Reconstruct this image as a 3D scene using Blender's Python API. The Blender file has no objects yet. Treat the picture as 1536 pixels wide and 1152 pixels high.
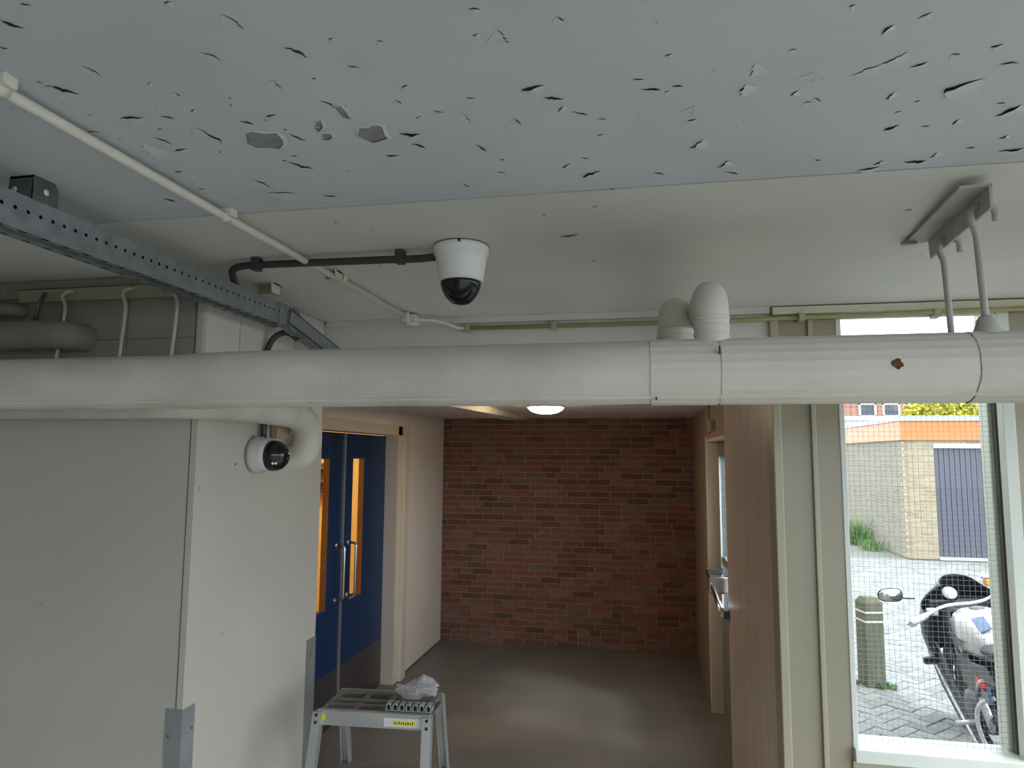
import bpy, bmesh, math, random
from mathutils import Vector, Matrix, Euler

# ------------------------------------------------------------------ camera, world, sun, exposure
scene = bpy.context.scene
COL = scene.collection
PI = math.pi
sin, cos, rad = math.sin, math.cos, math.radians

CAM_H = 1.90
cam_data = bpy.data.cameras.new('camera')
cam = bpy.data.objects.new('camera', cam_data)
COL.objects.link(cam)
cam_data.sensor_fit = 'HORIZONTAL'
cam_data.sensor_width = 36.0
cam_data.lens = 1032.3 / 1536.0 * 36.0
cam_data.clip_start = 0.05
cam_data.clip_end = 300.0
_yaw, _pit, _rol = rad(10.987), rad(5.900), rad(-0.360)
_f = Vector((-sin(_yaw) * cos(_pit), cos(_yaw) * cos(_pit), sin(_pit)))
_r = Vector((cos(_yaw), sin(_yaw), 0))
_u = _r.cross(_f)
_r2 = cos(_rol) * _r - sin(_rol) * _u
_u2 = sin(_rol) * _r + cos(_rol) * _u
_m = Matrix((_r2, _u2, -_f)).transposed().to_4x4()
_m.translation = Vector((0, 0, CAM_H))
cam.matrix_world = _m
scene.camera = cam

world = bpy.data.worlds.new('sky')
scene.world = world
world.use_nodes = True
wn = world.node_tree.nodes
wl = world.node_tree.links
bg = wn['Background']
bg.inputs['Color'].default_value = (0.82, 0.91, 1.0, 1)
bg.inputs['Strength'].default_value = 2.5

sun_data = bpy.data.lights.new('sun', 'SUN')
sun_data.energy = 0.8
sun_data.angle = rad(12)
sun_data.color = (1.0, 0.95, 0.86)
sun = bpy.data.objects.new('sun', sun_data)
COL.objects.link(sun)
sun.rotation_euler = Vector((-1.0, 0.50, -1.1)).to_track_quat('-Z', 'Y').to_euler()

vs = scene.view_settings
vs.view_transform = 'Standard'
vs.look = 'None'
vs.exposure = 0.95
vs.gamma = 1.0
vs.use_curve_mapping = False
scene.cycles.use_denoising = True
scene.cycles.max_bounces = 10
scene.cycles.diffuse_bounces = 7
scene.cycles.sample_clamp_indirect = 4.0
scene.cycles.caustics_reflective = False
scene.cycles.caustics_refractive = False

# ------------------------------------------------------------------ materials
MATS = {}


def mat(name, col, rough=0.6, metal=0.0, var=0.12, scale=6.0, bump=0.0, bscale=60.0, spec=0.4,
        emit=None, estr=0.0, col2=None, detail=5.0, stretch=None, lo=0.35, hi=0.7, alpha=None):
    """procedural principled material: two-tone noise and fine noise relief"""
    m = bpy.data.materials.new(name)
    m.use_nodes = True
    nt = m.node_tree
    n, l = nt.nodes, nt.links
    b = n['Principled BSDF']
    b.inputs['Roughness'].default_value = rough
    b.inputs['Metallic'].default_value = metal
    b.inputs['Specular IOR Level'].default_value = spec
    tc = n.new('ShaderNodeTexCoord')
    src = tc.outputs['Object']
    if stretch:
        mp = n.new('ShaderNodeMapping')
        mp.inputs['Scale'].default_value = stretch
        l.new(src, mp.inputs['Vector'])
        src = mp.outputs['Vector']
    nz = n.new('ShaderNodeTexNoise')
    nz.inputs['Scale'].default_value = scale
    nz.inputs['Detail'].default_value = detail
    l.new(src, nz.inputs['Vector'])
    cr = n.new('ShaderNodeValToRGB')
    c2 = col2 or tuple(max(0.0, c * (1 - var)) for c in col)
    cr.color_ramp.elements[0].position = lo
    cr.color_ramp.elements[1].position = hi
    cr.color_ramp.elements[0].color = (*c2, 1)
    cr.color_ramp.elements[1].color = (*col, 1)
    l.new(nz.outputs['Fac'], cr.inputs['Fac'])
    l.new(cr.outputs['Color'], b.inputs['Base Color'])
    if bump > 0:
        nb = n.new('ShaderNodeTexNoise')
        nb.inputs['Scale'].default_value = bscale
        nb.inputs['Detail'].default_value = 4
        l.new(src, nb.inputs['Vector'])
        bp = n.new('ShaderNodeBump')
        bp.inputs['Strength'].default_value = bump
        bp.inputs['Distance'].default_value = 0.01
        l.new(nb.outputs['Fac'], bp.inputs['Height'])
        l.new(bp.outputs['Normal'], b.inputs['Normal'])
    if emit:
        b.inputs['Emission Color'].default_value = (*emit, 1)
        b.inputs['Emission Strength'].default_value = estr
    MATS[name] = m
    return m


def speckle(m, col, scale=40.0, thr=0.7, width=0.03):
    """small marks of another colour (dirt, chips, specks) with a shape of their own"""
    nt = m.node_tree
    n, l = nt.nodes, nt.links
    b = n['Principled BSDF']
    old = b.inputs['Base Color'].links[0].from_socket
    nz = n.new('ShaderNodeTexNoise')
    nz.inputs['Scale'].default_value = scale
    nz.inputs['Detail'].default_value = 3
    tc = n.new('ShaderNodeTexCoord')
    l.new(tc.outputs['Object'], nz.inputs['Vector'])
    cr = n.new('ShaderNodeValToRGB')
    cr.color_ramp.elements[0].position = thr
    cr.color_ramp.elements[0].color = (0, 0, 0, 1)
    cr.color_ramp.elements[1].position = min(1.0, thr + width)
    cr.color_ramp.elements[1].color = (1, 1, 1, 1)
    l.new(nz.outputs['Fac'], cr.inputs['Fac'])
    mx = n.new('ShaderNodeMix')
    mx.data_type = 'RGBA'
    l.new(cr.outputs['Color'], mx.inputs[0])
    l.new(old, mx.inputs[6])
    mx.inputs[7].default_value = (*col, 1)
    l.new(mx.outputs[2], b.inputs['Base Color'])
    return m


def glass_mat(name, tint=(1, 1, 1), ior=1.2, rough=0.02, haze=0.0):
    m = bpy.data.materials.new(name)
    m.use_nodes = True
    nt = m.node_tree
    n, l = nt.nodes, nt.links
    out = n['Material Output']
    n.remove(n['Principled BSDF'])
    t = n.new('ShaderNodeBsdfTransparent')
    t.inputs['Color'].default_value = (*tint, 1)
    g = n.new('ShaderNodeBsdfGlossy')
    g.inputs['Roughness'].default_value = rough
    fr = n.new('ShaderNodeFresnel')
    fr.inputs['IOR'].default_value = ior
    mx = n.new('ShaderNodeMixShader')
    ge = n.new('ShaderNodeNewGeometry')
    inv = n.new('ShaderNodeMath')
    inv.operation = 'SUBTRACT'
    inv.inputs[0].default_value = 1.0
    l.new(ge.outputs['Backfacing'], inv.inputs[1])
    mu = n.new('ShaderNodeMath')
    mu.operation = 'MULTIPLY'
    l.new(fr.outputs[0], mu.inputs[0])
    l.new(inv.outputs[0], mu.inputs[1])
    l.new(mu.outputs[0], mx.inputs[0])
    l.new(t.outputs[0], mx.inputs[1])
    l.new(g.outputs[0], mx.inputs[2])
    last = mx.outputs[0]
    if haze > 0:
        df = n.new('ShaderNodeBsdfDiffuse')
        df.inputs['Color'].default_value = (0.8, 0.8, 0.82, 1)
        m2 = n.new('ShaderNodeMixShader')
        m2.inputs[0].default_value = haze
        l.new(last, m2.inputs[1])
        l.new(df.outputs[0], m2.inputs[2])
        last = m2.outputs[0]
    l.new(last, out.inputs['Surface'])
    MATS[name] = m
    return m


def brick_mat(name, c1, c2, mortar, bw=0.22, bh=0.0616, swap=False):
    """far brickwork: courses too small to pick apart"""
    m = mat(name, c1, rough=0.9, bump=0.3, bscale=80)
    nt = m.node_tree
    n, l = nt.nodes, nt.links
    b = n['Principled BSDF']
    tc = n.new('ShaderNodeTexCoord')
    mp = n.new('ShaderNodeMapping')
    mp.inputs['Rotation'].default_value = (PI / 2, 0, 0) if not swap else (PI / 2, 0, PI / 2)
    sep = n.new('ShaderNodeSeparateXYZ')
    cmb = n.new('ShaderNodeCombineXYZ')
    l.new(tc.outputs['Object'], sep.inputs[0])
    l.new(sep.outputs['Y' if swap else 'X'], cmb.inputs['X'])
    l.new(sep.outputs['Z'], cmb.inputs['Y'])
    br = n.new('ShaderNodeTexBrick')
    br.inputs['Scale'].default_value = 1.0
    br.inputs['Brick Width'].default_value = bw
    br.inputs['Row Height'].default_value = bh
    br.inputs['Mortar Size'].default_value = 0.006
    br.inputs['Color1'].default_value = (*c1, 1)
    br.inputs['Color2'].default_value = (*c2, 1)
    br.inputs['Mortar'].default_value = (*mortar, 1)
    l.new(cmb.outputs[0], br.inputs['Vector'])
    l.new(br.outputs['Color'], b.inputs['Base Color'])
    return m


mat('ceiling_paint', (0.58, 0.605, 0.64), rough=0.55, var=0.09, scale=2.5, bump=0.12, bscale=14, spec=0.3)  # bluish bounce light from the floor is tinted into this near slab's paint
speckle(MATS['ceiling_paint'], (0.30, 0.30, 0.30), scale=55, thr=0.735, width=0.02)
mat('ceiling_paint_far', (0.70, 0.70, 0.66), rough=0.6, var=0.1, scale=2.0, bump=0.12, bscale=10, spec=0.3)  # same paint as the near slab, tinted yellower for how light falls there
speckle(MATS['ceiling_paint_far'], (0.35, 0.34, 0.31), scale=50, thr=0.74, width=0.02)
mat('flake_paint', (0.62, 0.63, 0.64), rough=0.5, var=0.06)
mat('bare_concrete', (0.30, 0.30, 0.31), rough=0.9, var=0.25, scale=30, bump=0.3, bscale=90)
mat('bare_crack', (0.10, 0.095, 0.09), rough=0.95, var=0.3, scale=40)  # bare substrate, coloured darker to carry the shade under the lifted flakes
mat('wall_paint', (0.485, 0.46, 0.405), rough=0.5, var=0.08, scale=2.2, bump=0.08, bscale=20)
speckle(MATS['wall_paint'], (0.30, 0.29, 0.27), scale=26, thr=0.73, width=0.03)
mat('block_paint', (0.27, 0.26, 0.215), rough=0.7, var=0.14, scale=4, bump=0.2, bscale=50)
mat('block_joint', (0.17, 0.16, 0.13), rough=0.9)
mat('joint_dark', (0.16, 0.15, 0.13), rough=0.9)
mat('white_paint', (0.62, 0.60, 0.555), rough=0.5, var=0.07, scale=4, bump=0.06, bscale=25)
mat('passage_white', (0.84, 0.80, 0.745), rough=0.55, var=0.05, scale=1.5, bump=0.04)
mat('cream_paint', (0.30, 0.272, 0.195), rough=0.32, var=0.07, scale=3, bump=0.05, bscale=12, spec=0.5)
mat('door_frame_paint', (0.70, 0.64, 0.55), rough=0.4, var=0.06, scale=3)
mat('cream_trim', (0.38, 0.345, 0.25), rough=0.35, var=0.07, scale=3, bump=0.05, bscale=12, spec=0.5)
mat('cream_light', (0.62, 0.58, 0.45), rough=0.4, var=0.06, scale=3)
mat('frame_paint', (0.66, 0.69, 0.63), rough=0.4, var=0.05)
mat('brown_panel', (0.68, 0.605, 0.55), rough=0.30, var=0.25, scale=3, stretch=(14, 14, 0.7), bump=0.06, bscale=10, spec=0.5)
mat('tan_panel', (0.36, 0.28, 0.20), rough=0.45, var=0.2, scale=3, stretch=(10, 10, 0.7))
mat('pipe_wrap', (0.64, 0.61, 0.54), rough=0.55, var=0.1, scale=5, bump=0.5, bscale=14, stretch=(0.6, 1, 1), col2=(0.44, 0.42, 0.355), lo=0.25, hi=0.6)
speckle(MATS['pipe_wrap'], (0.25, 0.24, 0.2), scale=24, thr=0.755, width=0.02)
mat('pipe_tape', (0.645, 0.615, 0.54), rough=0.45, var=0.08, scale=7, bump=0.2, bscale=20)
mat('pipe_dirty', (0.23, 0.21, 0.185), rough=0.8, var=0.35, scale=6, bump=0.2, bscale=20)
mat('galvanised', (0.25, 0.275, 0.285), rough=0.5, metal=0.25, var=0.3, scale=24, bump=0.05, spec=0.5)
mat('galvanised_dark', (0.16, 0.17, 0.175), rough=0.5, metal=0.6, var=0.3, scale=18)
mat('steel_guard', (0.42, 0.45, 0.46), rough=0.42, metal=0.7, var=0.2, scale=8)
mat('chrome', (0.72, 0.72, 0.72), rough=0.18, metal=1.0, var=0.05)
mat('aluminium', (0.55, 0.56, 0.54), rough=0.42, metal=0.7, var=0.12, scale=12)
mat('aluminium_dark', (0.27, 0.275, 0.265), rough=0.5, metal=0.6, var=0.2, scale=14)
mat('painted_steel', (0.47, 0.455, 0.425), rough=0.55, var=0.15, scale=14, bump=0.15, bscale=40)
mat('conduit_dark', (0.045, 0.047, 0.05), rough=0.5, var=0.2)
mat('conduit_white', (0.68, 0.66, 0.59), rough=0.45, var=0.08)
mat('conduit_olive', (0.36, 0.34, 0.17), rough=0.5, var=0.2, scale=10)
mat('turret_white', (0.50, 0.495, 0.48), rough=0.4, var=0.03)
mat('camera_white', (0.78, 0.78, 0.77), rough=0.35, var=0.03)
mat('black_gloss', (0.008, 0.008, 0.009), rough=0.16, var=0.1, spec=0.5)
mat('black_matt', (0.012, 0.012, 0.013), rough=0.6, var=0.2)
mat('lens_blue', (0.02, 0.02, 0.035), rough=0.1, var=0.1)
mat('led_white', (0.85, 0.85, 0.78), rough=0.3, var=0.03)
mat('wood_tan', (0.42, 0.31, 0.20), rough=0.6, var=0.2, scale=10)
mat('blue_door', (0.004, 0.034, 0.115), rough=0.4, var=0.2, scale=5, bump=0.04)
speckle(MATS['blue_door'], (0.35, 0.40, 0.45), scale=34, thr=0.765, width=0.02)
mat('kick_plate', (0.13, 0.125, 0.135), rough=0.38, metal=0.7, var=0.15, scale=6)
mat('door_wood', (0.40, 0.16, 0.04), rough=0.5, var=0.25, scale=8, stretch=(6, 6, 0.6))
mat('yellow_wall', (0.72, 0.55, 0.26), rough=0.7, var=0.08)
mat('passage_floor', (0.205, 0.203, 0.208), rough=0.42, var=0.25, scale=1.6, bump=0.1, bscale=60, detail=8)
mat('concrete_floor', (0.42, 0.405, 0.385), rough=0.5, var=0.25, scale=1.6, bump=0.1, bscale=60, detail=8)
mat('mortar', (0.33, 0.255, 0.21), rough=0.95, var=0.25, scale=9, bump=0.3)
BRICKS = []
for i, c in enumerate([(0.21, 0.096, 0.066), (0.26, 0.108, 0.074), (0.185, 0.088, 0.064), (0.28, 0.15, 0.105),
                       (0.235, 0.118, 0.085), (0.145, 0.072, 0.055), (0.27, 0.105, 0.068), (0.22, 0.135, 0.098)]):
    BRICKS.append(mat('brick_red_%d' % i, c, rough=0.9, var=0.3, scale=25, bump=0.4, bscale=90))
mat('mortar_pale', (0.42, 0.37, 0.31), rough=0.95)
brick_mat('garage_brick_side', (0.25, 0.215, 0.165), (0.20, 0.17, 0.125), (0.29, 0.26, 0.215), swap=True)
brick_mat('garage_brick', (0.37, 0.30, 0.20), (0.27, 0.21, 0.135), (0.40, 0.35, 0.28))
brick_mat('house_brick', (0.42, 0.17, 0.11), (0.34, 0.13, 0.09), (0.45, 0.35, 0.30))
mat('orange_fascia', (0.62, 0.20, 0.065), rough=0.4, var=0.05, scale=1)
mat('grey_cap', (0.40, 0.44, 0.52), rough=0.5, var=0.06)
mat('garage_plank', (0.10, 0.10, 0.13), rough=0.55, var=0.12, scale=4, stretch=(4, 4, 0.5))
mat('white_gloss', (0.80, 0.80, 0.78), rough=0.35, var=0.03)
mat('wired', (0.22, 0.23, 0.25), rough=0.4, metal=0.5, var=0.05)
mat('bollard_wood', (0.16, 0.145, 0.10), rough=0.9, var=0.35, scale=9, stretch=(4, 4, 0.7), bump=0.3, bscale=30, col2=(0.10, 0.11, 0.07))
mat('reflective', (0.72, 0.72, 0.70), rough=0.3, var=0.04)
PAVERS = []
for i, c in enumerate([(0.275, 0.275, 0.265), (0.32, 0.315, 0.305), (0.25, 0.245, 0.23), (0.305, 0.31, 0.305)]):
    PAVERS.append(mat('paver_%d' % i, c, rough=0.95, var=0.18, scale=18, bump=0.35, bscale=70, spec=0.1))
mat('paver_joint', (0.21, 0.21, 0.18), rough=0.95, var=0.2, scale=14)
mat('grass', (0.16, 0.33, 0.07), rough=0.8, var=0.4, scale=8)
mat('leaf_yellow', (0.62, 0.56, 0.06), rough=0.7, var=0.4, scale=5)
mat('bark', (0.12, 0.09, 0.06), rough=0.9)
mat('roof_tile', (0.16, 0.09, 0.07), rough=0.8)
mat('dark_glass', (0.10, 0.12, 0.14), rough=0.08, var=0.1, spec=0.6)
mat('teal_paint', (0.25, 0.62, 0.66), rough=0.3, var=0.05)
mat('bike_silver', (0.62, 0.63, 0.66), rough=0.25, metal=0.35, var=0.05, spec=0.6)
mat('bike_blue', (0.12, 0.17, 0.28), rough=0.25, var=0.1)
mat('bike_pink', (0.55, 0.30, 0.30), rough=0.3, var=0.1)
mat('bike_black', (0.018, 0.019, 0.024), rough=0.3, var=0.2, spec=0.5)
mat('bike_grey', (0.14, 0.14, 0.145), rough=0.45, var=0.2, metal=0.3)
mat('rubber', (0.02, 0.02, 0.02), rough=0.85, var=0.2)
mat('seat_black', (0.03, 0.03, 0.03), rough=0.6, var=0.2)
mat('amber', (0.80, 0.36, 0.04), rough=0.3, var=0.05)
mat('red_plastic', (0.55, 0.04, 0.05), rough=0.4, var=0.05)
mat('mirror_face', (0.62, 0.64, 0.66), rough=0.12, metal=0.9, var=0.03)
mat('gauge_face', (0.70, 0.70, 0.68), rough=0.4, var=0.05)
mat('yellow_sticker', (0.78, 0.66, 0.04), rough=0.5, var=0.08)
mat('sticker_white', (0.62, 0.62, 0.56), rough=0.5, var=0.08)
mat('rust', (0.16, 0.075, 0.035), rough=0.95, var=0.5, scale=60, bump=0.5, bscale=120)
mat('lamp_glass', (0.9, 0.85, 0.75), rough=0.4, var=0.02, emit=(1.0, 0.72, 0.44), estr=35.0)
glass_mat('window_glass', (0.96, 0.98, 0.97))
glass_mat('bag_plastic', (0.90, 0.90, 0.91), ior=1.5, rough=0.12, haze=0.22)

# ------------------------------------------------------------------ mesh helpers


class MB:
    """collects boxes, tubes, lathes and prisms; build() links them as ONE mesh object"""

    def __init__(self):
        self.v, self.f, self.s, self.m = [], [], [], []
        self.mi = 0

    def add(self, vs, fs, smooth=False):
        o = len(self.v)
        self.v += [Vector(p) for p in vs]
        for f in fs:
            self.f.append([i + o for i in f])
            self.s.append(smooth)
            self.m.append(self.mi)
        return self

    def box(self, x0, x1, y0, y1, z0, z1, rot=None, piv=None):
        if x0 > x1: x0, x1 = x1, x0
        if y0 > y1: y0, y1 = y1, y0
        if z0 > z1: z0, z1 = z1, z0
        vs = [Vector(p) for p in ((x0, y0, z0), (x1, y0, z0), (x1, y1, z0), (x0, y1, z0),
                                  (x0, y0, z1), (x1, y0, z1), (x1, y1, z1), (x0, y1, z1))]
        if rot is not None:
            R = rot if isinstance(rot, Matrix) else Euler(rot).to_matrix()
            p = Vector(piv) if piv else Vector(((x0 + x1) / 2, (y0 + y1) / 2, (z0 + z1) / 2))
            vs = [R @ (q - p) + p for q in vs]
        return self.add(vs, [(3, 2, 1, 0), (4, 5, 6, 7), (0, 1, 5, 4), (1, 2, 6, 5), (2, 3, 7, 6), (3, 0, 4, 7)])

    def hexa(self, a, b):
        """two quads a (bottom) and b (top), each four points in turn"""
        return self.add(list(a) + list(b), [(3, 2, 1, 0), (4, 5, 6, 7), (0, 1, 5, 4), (1, 2, 6, 5), (2, 3, 7, 6), (3, 0, 4, 7)])

    def prism(self, pts, d):
        """polygon pts (3-D, in turn) pushed along d"""
        n = len(pts)
        d = Vector(d)
        vs = [Vector(p) for p in pts] + [Vector(p) + d for p in pts]
        fs = [tuple(reversed(range(n))), tuple(range(n, 2 * n))]
        fs += [(i, (i + 1) % n, n + (i + 1) % n, n + i) for i in range(n)]
        return self.add(vs, fs)

    def tube(self, pts, r, n=12, smooth=True, cap=True):
        pts = [Vector(p) for p in pts]
        rs = r if isinstance(r, (list, tuple)) else [r] * len(pts)
        t0 = (pts[1] - pts[0]).normalized()
        up = Vector((0, 0, 1)) if abs(t0.z) < 0.9 else Vector((1, 0, 0))
        a = t0.cross(up).normalized()
        vs = []
        for i, p in enumerate(pts):
            if i == 0:
                t = pts[1] - pts[0]
            elif i == len(pts) - 1:
                t = pts[-1] - pts[-2]
            else:
                t = (pts[i + 1] - p).normalized() + (p - pts[i - 1]).normalized()
            t.normalize()
            a = (a - t * a.dot(t)).normalized()
            b = t.cross(a)
            for k in range(n):
                w = 2 * PI * k / n
                vs.append(p + (a * cos(w) + b * sin(w)) * rs[i])
        fs = []
        for i in range(len(pts) - 1):
            for k in range(n):
                k2 = (k + 1) % n
                fs.append((i * n + k, i * n + k2, (i + 1) * n + k2, (i + 1) * n + k))
        self.add(vs, fs, smooth)
        if cap:
            o = len(self.v) - len(vs)
            self.f.append([o + k for k in reversed(range(n))]); self.s.append(False); self.m.append(self.mi)
            self.f.append([o + (len(pts) - 1) * n + k for k in range(n)]); self.s.append(False); self.m.append(self.mi)
        return self

    def lathe(self, prof, c=(0, 0, 0), axis=(0, 0, 1), n=32, smooth=True):
        """profile of (radius, height along axis)"""
        c, ax = Vector(c), Vector(axis).normalized()
        q = ax.to_track_quat('Z', 'Y')
        vs, fs = [], []
        for (r, h) in prof:
            for k in range(n):
                w = 2 * PI * k / n
                vs.append(c + q @ Vector((max(r, 1e-5) * cos(w), max(r, 1e-5) * sin(w), h)))
        for i in range(len(prof) - 1):
            for k in range(n):
                k2 = (k + 1) % n
                fs.append((i * n + k, i * n + k2, (i + 1) * n + k2, (i + 1) * n + k))
        fs.append(tuple(reversed(range(n))))
        fs.append(tuple((len(prof) - 1) * n + k for k in range(n)))
        return self.add(vs, fs, smooth)

    def loft(self, rings, smooth=True, cap=True):
        n = len(rings[0])
        vs = [Vector(p) for ring in rings for p in ring]
        fs = []
        for i in range(len(rings) - 1):
            for k in range(n):
                k2 = (k + 1) % n
                fs.append((i * n + k, i * n + k2, (i + 1) * n + k2, (i + 1) * n + k))
        if cap:
            fs.append(tuple(reversed(range(n))))
            fs.append(tuple((len(rings) - 1) * n + k for k in range(n)))
        return self.add(vs, fs, smooth)

    def ellip(self, c, r, rot=None, nu=16, nv=10):
        c = Vector(c)
        R = Euler(rot).to_matrix() if rot else Matrix.Identity(3)
        vs, fs = [], []
        for j in range(nv + 1):
            t = PI * j / nv
            for k in range(nu):
                w = 2 * PI * k / nu
                s = max(sin(t), 1e-4)
                vs.append(c + R @ Vector((r[0] * s * cos(w), r[1] * s * sin(w), r[2] * cos(t))))
        for j in range(nv):
            for k in range(nu):
                k2 = (k + 1) % nu
                fs.append((j * nu + k, (j + 1) * nu + k, (j + 1) * nu + k2, j * nu + k2))
        return self.add(vs, fs, True)

    def mesh(self, name, mats, origin=(0, 0, 0)):
        me = bpy.data.meshes.new(name)
        o = Vector(origin)
        me.from_pydata([tuple(p - o) for p in self.v], [], self.f)
        for m in (mats if isinstance(mats, (list, tuple)) else [mats]):
            me.materials.append(MATS[m] if isinstance(m, str) else m)
        me.polygons.foreach_set('use_smooth', self.s)
        me.polygons.foreach_set('material_index', self.m)
        bm = bmesh.new()
        bm.from_mesh(me)
        bmesh.ops.recalc_face_normals(bm, faces=bm.faces)
        bm.to_mesh(me)
        bm.free()
        me.update()
        return me

    def build(self, name, mats, parent=None, local=False, bevel=0.0, origin=None):
        """world coordinates unless local; the object's origin is its parent's, or 'origin'"""
        po = Vector((0, 0, 0))
        if parent is not None and not local:
            po = wloc(parent)
        oo = Vector(origin) if origin is not None else None
        if oo is not None:
            me = self.mesh(name, mats, oo)
        else:
            me = self.mesh(name, mats, po)
        ob = bpy.data.objects.new(name, me)
        COL.objects.link(ob)
        ob.parent = parent
        if oo is not None:
            ob.location = oo - po
        if bevel > 0:
            md = ob.modifiers.new('bevel', 'BEVEL')
            md.width = bevel
            md.segments = 2
            md.limit_method = 'ANGLE'
        return ob


def wloc(o):
    p = Vector((0, 0, 0))
    while o is not None:
        p += o.location
        o = o.parent
    return p


def tag(o, label=None, cat=None, group=None, kind=None):
    if label: o['label'] = label
    if cat: o['category'] = cat
    if group: o['group'] = group
    if kind: o['kind'] = kind
    return o


def thing(name, loc, label, cat, group=None, rot=(0, 0, 0), kind=None):
    o = bpy.data.objects.new(name, None)
    COL.objects.link(o)
    o.empty_display_size = 0.1
    o.location = loc
    o.rotation_euler = rot
    return tag(o, label, cat, group, kind)


def struct(o, label=None):
    o['kind'] = 'structure'
    if label: o['label'] = label
    return o


def bx(*a):
    return MB().box(*a)


def arc(c, a, b, a0, a1, n=8):
    """points on an arc about c spanned by the vectors a, b"""
    c, a, b = Vector(c), Vector(a), Vector(b)
    return [c + a * cos(a0 + (a1 - a0) * i / n) + b * sin(a0 + (a1 - a0) * i / n) for i in range(n + 1)]


RNG = random.Random(7)

# ------------------------------------------------------------------ the setting: main room shell
CZ = 2.45            # ceiling height
WY = 2.645           # back wall of the room
floor = struct(bx(-3.6, 0.60, WY, 7.3, -0.15, 0.0).build('floor', 'passage_floor'), 'dark grey concrete floor of the passage')
struct(bx(-3.6, 2.2, -3.4, WY, -0.15, 0.0).build('floor.003', 'concrete_floor'), 'grey concrete floor of the room')

ceiling = struct(bx(-3.6, 2.2, -3.4, 1.388, CZ, CZ + 0.35).build('ceiling', 'ceiling_paint'), 'grey-white ceiling slab with peeling paint')
struct(bx(-3.6, 2.2, 1.395, WY + 0.1, CZ, CZ + 0.35).build('ceiling.001', 'ceiling_paint_far'), 'smoother grey-white ceiling slab by the back wall')
struct(bx(-3.6, 2.2, 1.36, 1.42, CZ + 0.35, CZ + 0.40).build('trim_1', 'joint_dark'), 'dark joint cover above the ceiling slabs')

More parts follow.
